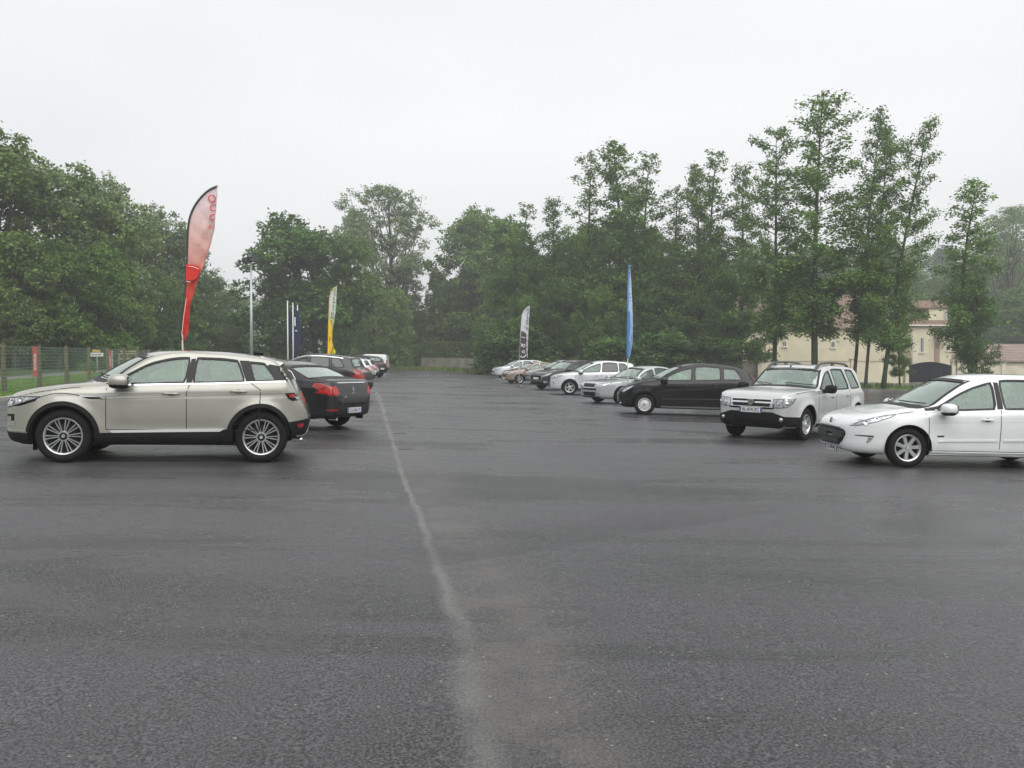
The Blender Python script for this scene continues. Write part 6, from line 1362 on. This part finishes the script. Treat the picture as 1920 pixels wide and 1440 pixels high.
def feather(label, Y, ub, left, right, mat, polemat, polecol, rz=0, ripple=.06, base_v=None, extras=None):
    """left/right: photo outlines of pole side and free edge, top to bottom, turned into metres at the flag's distance"""
    Y = Y*K; x = at(ub,700,Y=Y).x; e = empty('feather_flag', (x,Y,gz(x))); tag(e, label, 'banner flag', 'feather flags between the parked cars')
    def loc(p): q = at(p[0],p[1],Y=Y); return Vector((q.x-x, 0, q.z-gz(x)))
    Lp, Rp = [loc(p) for p in left], [loc(p) for p in right]
    def samp(P, f):
        d = [0]
        for a, b_ in zip(P,P[1:]): d.append(d[-1]+(b_-a).length)
        s = f*d[-1]
        for i in range(len(P)-1):
            if s <= d[i+1]+1e-9: return P[i].lerp(P[i+1], (s-d[i])/max(1e-9,d[i+1]-d[i]))
        return P[-1]
    def smooth(P):
        for _ in range(2):
            Q = [P[0]]
            for a, b_ in zip(P,P[1:]): Q += [a.lerp(b_,.25), a.lerp(b_,.75)]
            P = Q+[P[-1]]
        return P
    Lp, Rp = smooth(Lp), smooth(Rp); n, k = 60, 10; V, F = [], []
    for i in range(n+1):
        a, b_ = samp(Lp,i/n), samp(Rp,i/n)
        for j in range(k+1):
            p = a.lerp(b_, j/k); p.y += ripple*(math.sin(j/k*5+i/n*7)+.30*math.sin(j/k*12+i/n*31)+.22*math.sin(j/k*4-i/n*57))*(j/k); V.append(p)
    for i in range(n):
        for j in range(k): F.append((i*(k+1)+j,(i+1)*(k+1)+j,(i+1)*(k+1)+j+1,i*(k+1)+j+1))
    cl = mesh('cloth', V, F, mat, e, True); sd = cl.modifiers.new('thickness','SOLIDIFY'); sd.thickness = .003
    MB().tube([samp(Lp,i/40) for i in range(41)], .022 if Y < 20 else .03, 8).obj('pole_sleeve', polemat, e, True)
    bt = Lp[-1]; MB().tube([bt+Vector((.01,0,.1)), Vector((0,0,-.2))], .017 if Y<20 else .022, 8).obj('pole', polecol, e, True)
    MB().tube([(0,0,-.05),(0,0,.12)], .05, 10).box((0,0,.02),(.7,.06,.03)).box((0,0,.02),(.06,.7,.031)).obj('cross_base', pbr('base_steel',(.08,.08,.08),.5), e)
    if extras: extras(e, samp, Lp, Rp, loc)
    return e
SL_D = pbr('sleeve_dark',(.05,.05,.05),.7); SL_R = pbr('sleeve_red',(.30,.04,.03),.7); SL_Y = pbr('sleeve_yellow',(.62,.50,.22),.7); SL_W = pbr('sleeve_white',(.6,.6,.62),.7); SL_B = pbr('sleeve_blue',(.10,.25,.50),.7)
POLE = pbr('fibre_pole',(.40,.40,.38),.5)
def letters(e, loc, items, mat, size_px, Y, yoff=-.03, sx=1.0):
    mb_all = []
    for ch, u, v, sc_ in items:
        p = loc((u,v)); s = size_px*sc_/FPX*Y*K
        text_mesh('letter', ch, s, mat, e, Matrix(((1,0,0,p.x),(0,0,-1,yoff+p.y),(0,1,0,p.z),(0,0,0,1))), .002, sx=sx)
def red_x(e, samp, Lp, Rp, loc):
    M1 = pbr('letter_red',(.62,.10,.09),.7)
    letters(e, loc, (('O',399.5,374,1.),('C',401,391,.95),('C',400,408.5,.85),('A',396,426,.55)), M1, 19, 15, -.06, 1.05)
    WH = pbr('flag_white_line',(.85,.75,.72),.7)
    def line(pts, r): MB().tube([loc(p)+Vector((0,-.075,0)) for p in pts], r, 4).obj('white_stripe', WH, e)
    line([(356,500),(366,501.5),(375,505)], .006); line([(351,528),(360,530)], .006); line([(352,560),(347.5,590),(344.5,618),(343,628)], .005)
    R1 = pbr('flag_deep_red',(.60,.028,.02),.7)
    MB().prism([(loc(p).x,loc(p).z) for p in ((351.5,496),(361,496.5),(375,500),(377,506),(372,521),(362,527),(350.5,526))], -.066, -.060).obj('red_band', R1, e)
feather('tall red and white feather flag rising behind the beige car', 15.0, 345,
  [(408,349),(393,355),(378,368),(363,388),(354,412),(351.5,440),(350.5,480),(350,510),(348,540),(344,570),(340,600),(338.5,630),(341,637)],
  [(408.5,349.5),(408,372),(405,400),(400,435),(392,465),(382,493),(371,525),(363,550),(358,575),(356,600),(354,622),(349,640)],
  grad('cloth_red_white', [(0,(.66,.045,.03)),(.22,(.66,.05,.035)),(.36,(.68,.10,.07)),(.46,(.70,.16,.12)),(.50,(.74,.36,.30)),(.68,(.80,.54,.50)),(.86,(.82,.68,.69)),(1,(.84,.76,.80))], 1.75, 4.85), SL_D, POLE, extras=red_x, ripple=.05)
def yel_x(e, samp, Lp, Rp, loc):
    M1 = pbr('letter_dark',(.05,.07,.05),.7); s = 'OCCASIONS'
    letters(e, loc, [(c, 628.5-.55*i-.06*i*i*.5, 545.5+7.2*i, 1) for i, c in enumerate(s)], M1, 7.2, 38, -.09, .9)
    A = pbr('flag_amber',(.78,.48,.02),.7)
    MB().prism([(loc(p).x,loc(p).z) for p in ((616.5,601),(621,601.5),(622.5,625),(624,650),(620,663),(615,664))], -.105, -.1).obj('amber_panel', A, e)
    MB().tube([loc((619,631))+Vector((0,-.12,0)), loc((620.5,634))+Vector((0,-.12,0)), loc((618,640))+Vector((0,-.12,0))], .02, 4).tube([loc((622,659))+Vector((0,-.12,0)), loc((620,664))+Vector((0,-.12,0))], .02, 4).obj('small_print', pbr('print_brown',(.35,.18,.03),.7), e)
feather('yellow and white OCCASIONS feather flag behind the dark estate car', 38.0, 617,
  [(632,537.5),(625,541),(620.5,549),(618,560),(617.5,580),(616.5,610),(616,640),(615.5,664)], [(632,538),(631.5,550),(629.5,580),(626,600),(623.5,620),(623.5,640),(626,653),(631,660),(628,665)],
  grad('cloth_yellow_white', [(0,(.72,.66,.03)),(.30,(.70,.66,.06)),(.5,(.62,.70,.38)),(.62,(.70,.76,.66)),(1,(.76,.78,.78))], 1.6, 4.9), SL_Y, POLE, extras=yel_x, ripple=.09)
def blk_x(e, samp, Lp, Rp, loc):
    M1 = pbr('letter_charcoal',(.06,.06,.065),.7)
    letters(e, loc, [(c, 989.6-.25*i, 580.5+5.6*i, .95) for i, c in enumerate('OUVERT')]+[('8',988.2,615.5,1.0)], M1, 7, 44, -.09, .9)
    W = pbr('flag_white_line2',(.62,.60,.62),.7); o = Vector((0,-.11,0)); q = lambda *P: [loc(p)+o for p in P]
    m2 = MB().tube(q((977.5,632),(981,632.5),(985,634)), .022, 4); m2.tube(q((977,644),(979,648),(982,651),(984.5,649),(983,646),(980,647),(977,650)), .03, 4); m2.tube(q((978.5,660),(983,657),(984,662),(979,661)), .03, 4); m2.tube(q((975.5,668),(979,670.5),(984,669),(986.5,665)), .035, 4)
    m2.obj('printed_swirls', W, e)
    MB().prism([(loc(p).x,loc(p).z) for p in ((977.3,620.5),(982,622),(986,625),(987,629),(986.5,645),(987,660),(989,671),(974,671),(975,650),(976.5,632))], -.1, -.094).obj('dark_panel', pbr('flag_brown_black',(.055,.042,.042),.7), e)
feather('black and white feather flag behind the silver estate car at the far end', 44.0, 972.5,
  [(993,574.5),(986.5,578),(981.5,585),(979,592),(978,605),(977,620),(976,640),(975,660),(973.8,671)], [(993.3,575),(992.7,590),(991.5,605),(990.5,625),(989.5,645),(989,660),(989.5,671)],
  grad('cloth_white', [(0,(.60,.60,.63)),(1,(.74,.74,.78))], 1.4, 4.4), SL_W, POLE, extras=blk_x, ripple=.09)
def blu_x(e, samp, Lp, Rp, loc):
    M1 = pbr('letter_navy',(.06,.10,.22),.7)
    letters(e, loc, [(c, 1180.3+.15*i, 513+6.4*i, .72) for i, c in enumerate('OCCASIONS')], M1, 7, 29, -.05, .75)
    o = Vector((0,-.06,0)); MB().prism([(loc(p).x,loc(p).z) for p in ((1177.6,584),(1181,584),(1181.5,610),(1180.5,640),(1178.5,668),(1176.4,668))], -.058, -.054).obj('blue_panel', pbr('flag_mid_blue',(.07,.20,.46),.7), e)
    W = pbr('flag_pale_blue',(.45,.58,.80),.7); MB().tube([loc(p)+o for p in ((1186,610),(1182,622),(1179.5,640))], .012, 4).obj('pale_streak', W, e)
feather('narrow blue and white feather flag standing in front of the grey saloon', 29.0, 1177,
  [(1181,497),(1178.5,510),(1177.5,540),(1177.3,580),(1176.8,620),(1176.3,650),(1176.5,672)], [(1181.2,497.5),(1182.5,515),(1184.5,545),(1186,575),(1186.6,600),(1186.4,630),(1184,655),(1179.5,673)],
  grad('cloth_blue_white', [(0,(.26,.44,.74)),(.35,(.42,.57,.80)),(.55,(.50,.63,.82)),(.75,(.66,.74,.86)),(1,(.76,.80,.84))], 1.7, 5.2), SL_B, POLE, extras=blu_x, ripple=.03)

# ---------------------------------------------------------------- rain haze in the air
hm = bpy.data.materials.new('rain_haze'); hm.use_nodes = True; ht = hm.node_tree; ht.nodes.clear()
ho = ht.nodes.new('ShaderNodeOutputMaterial'); pv = ht.nodes.new('ShaderNodeVolumePrincipled')
pv.inputs['Color'].default_value = (.93,.95,.97,1); pv.inputs['Density'].default_value = HAZE; pv.inputs['Anisotropy'].default_value = .2
ht.links.new(pv.outputs[0], ho.inputs['Volume'])
hz_ = tag(MB().box((0,660,27),(1500,1520,60)).obj('haze', hm), kind='stuff')
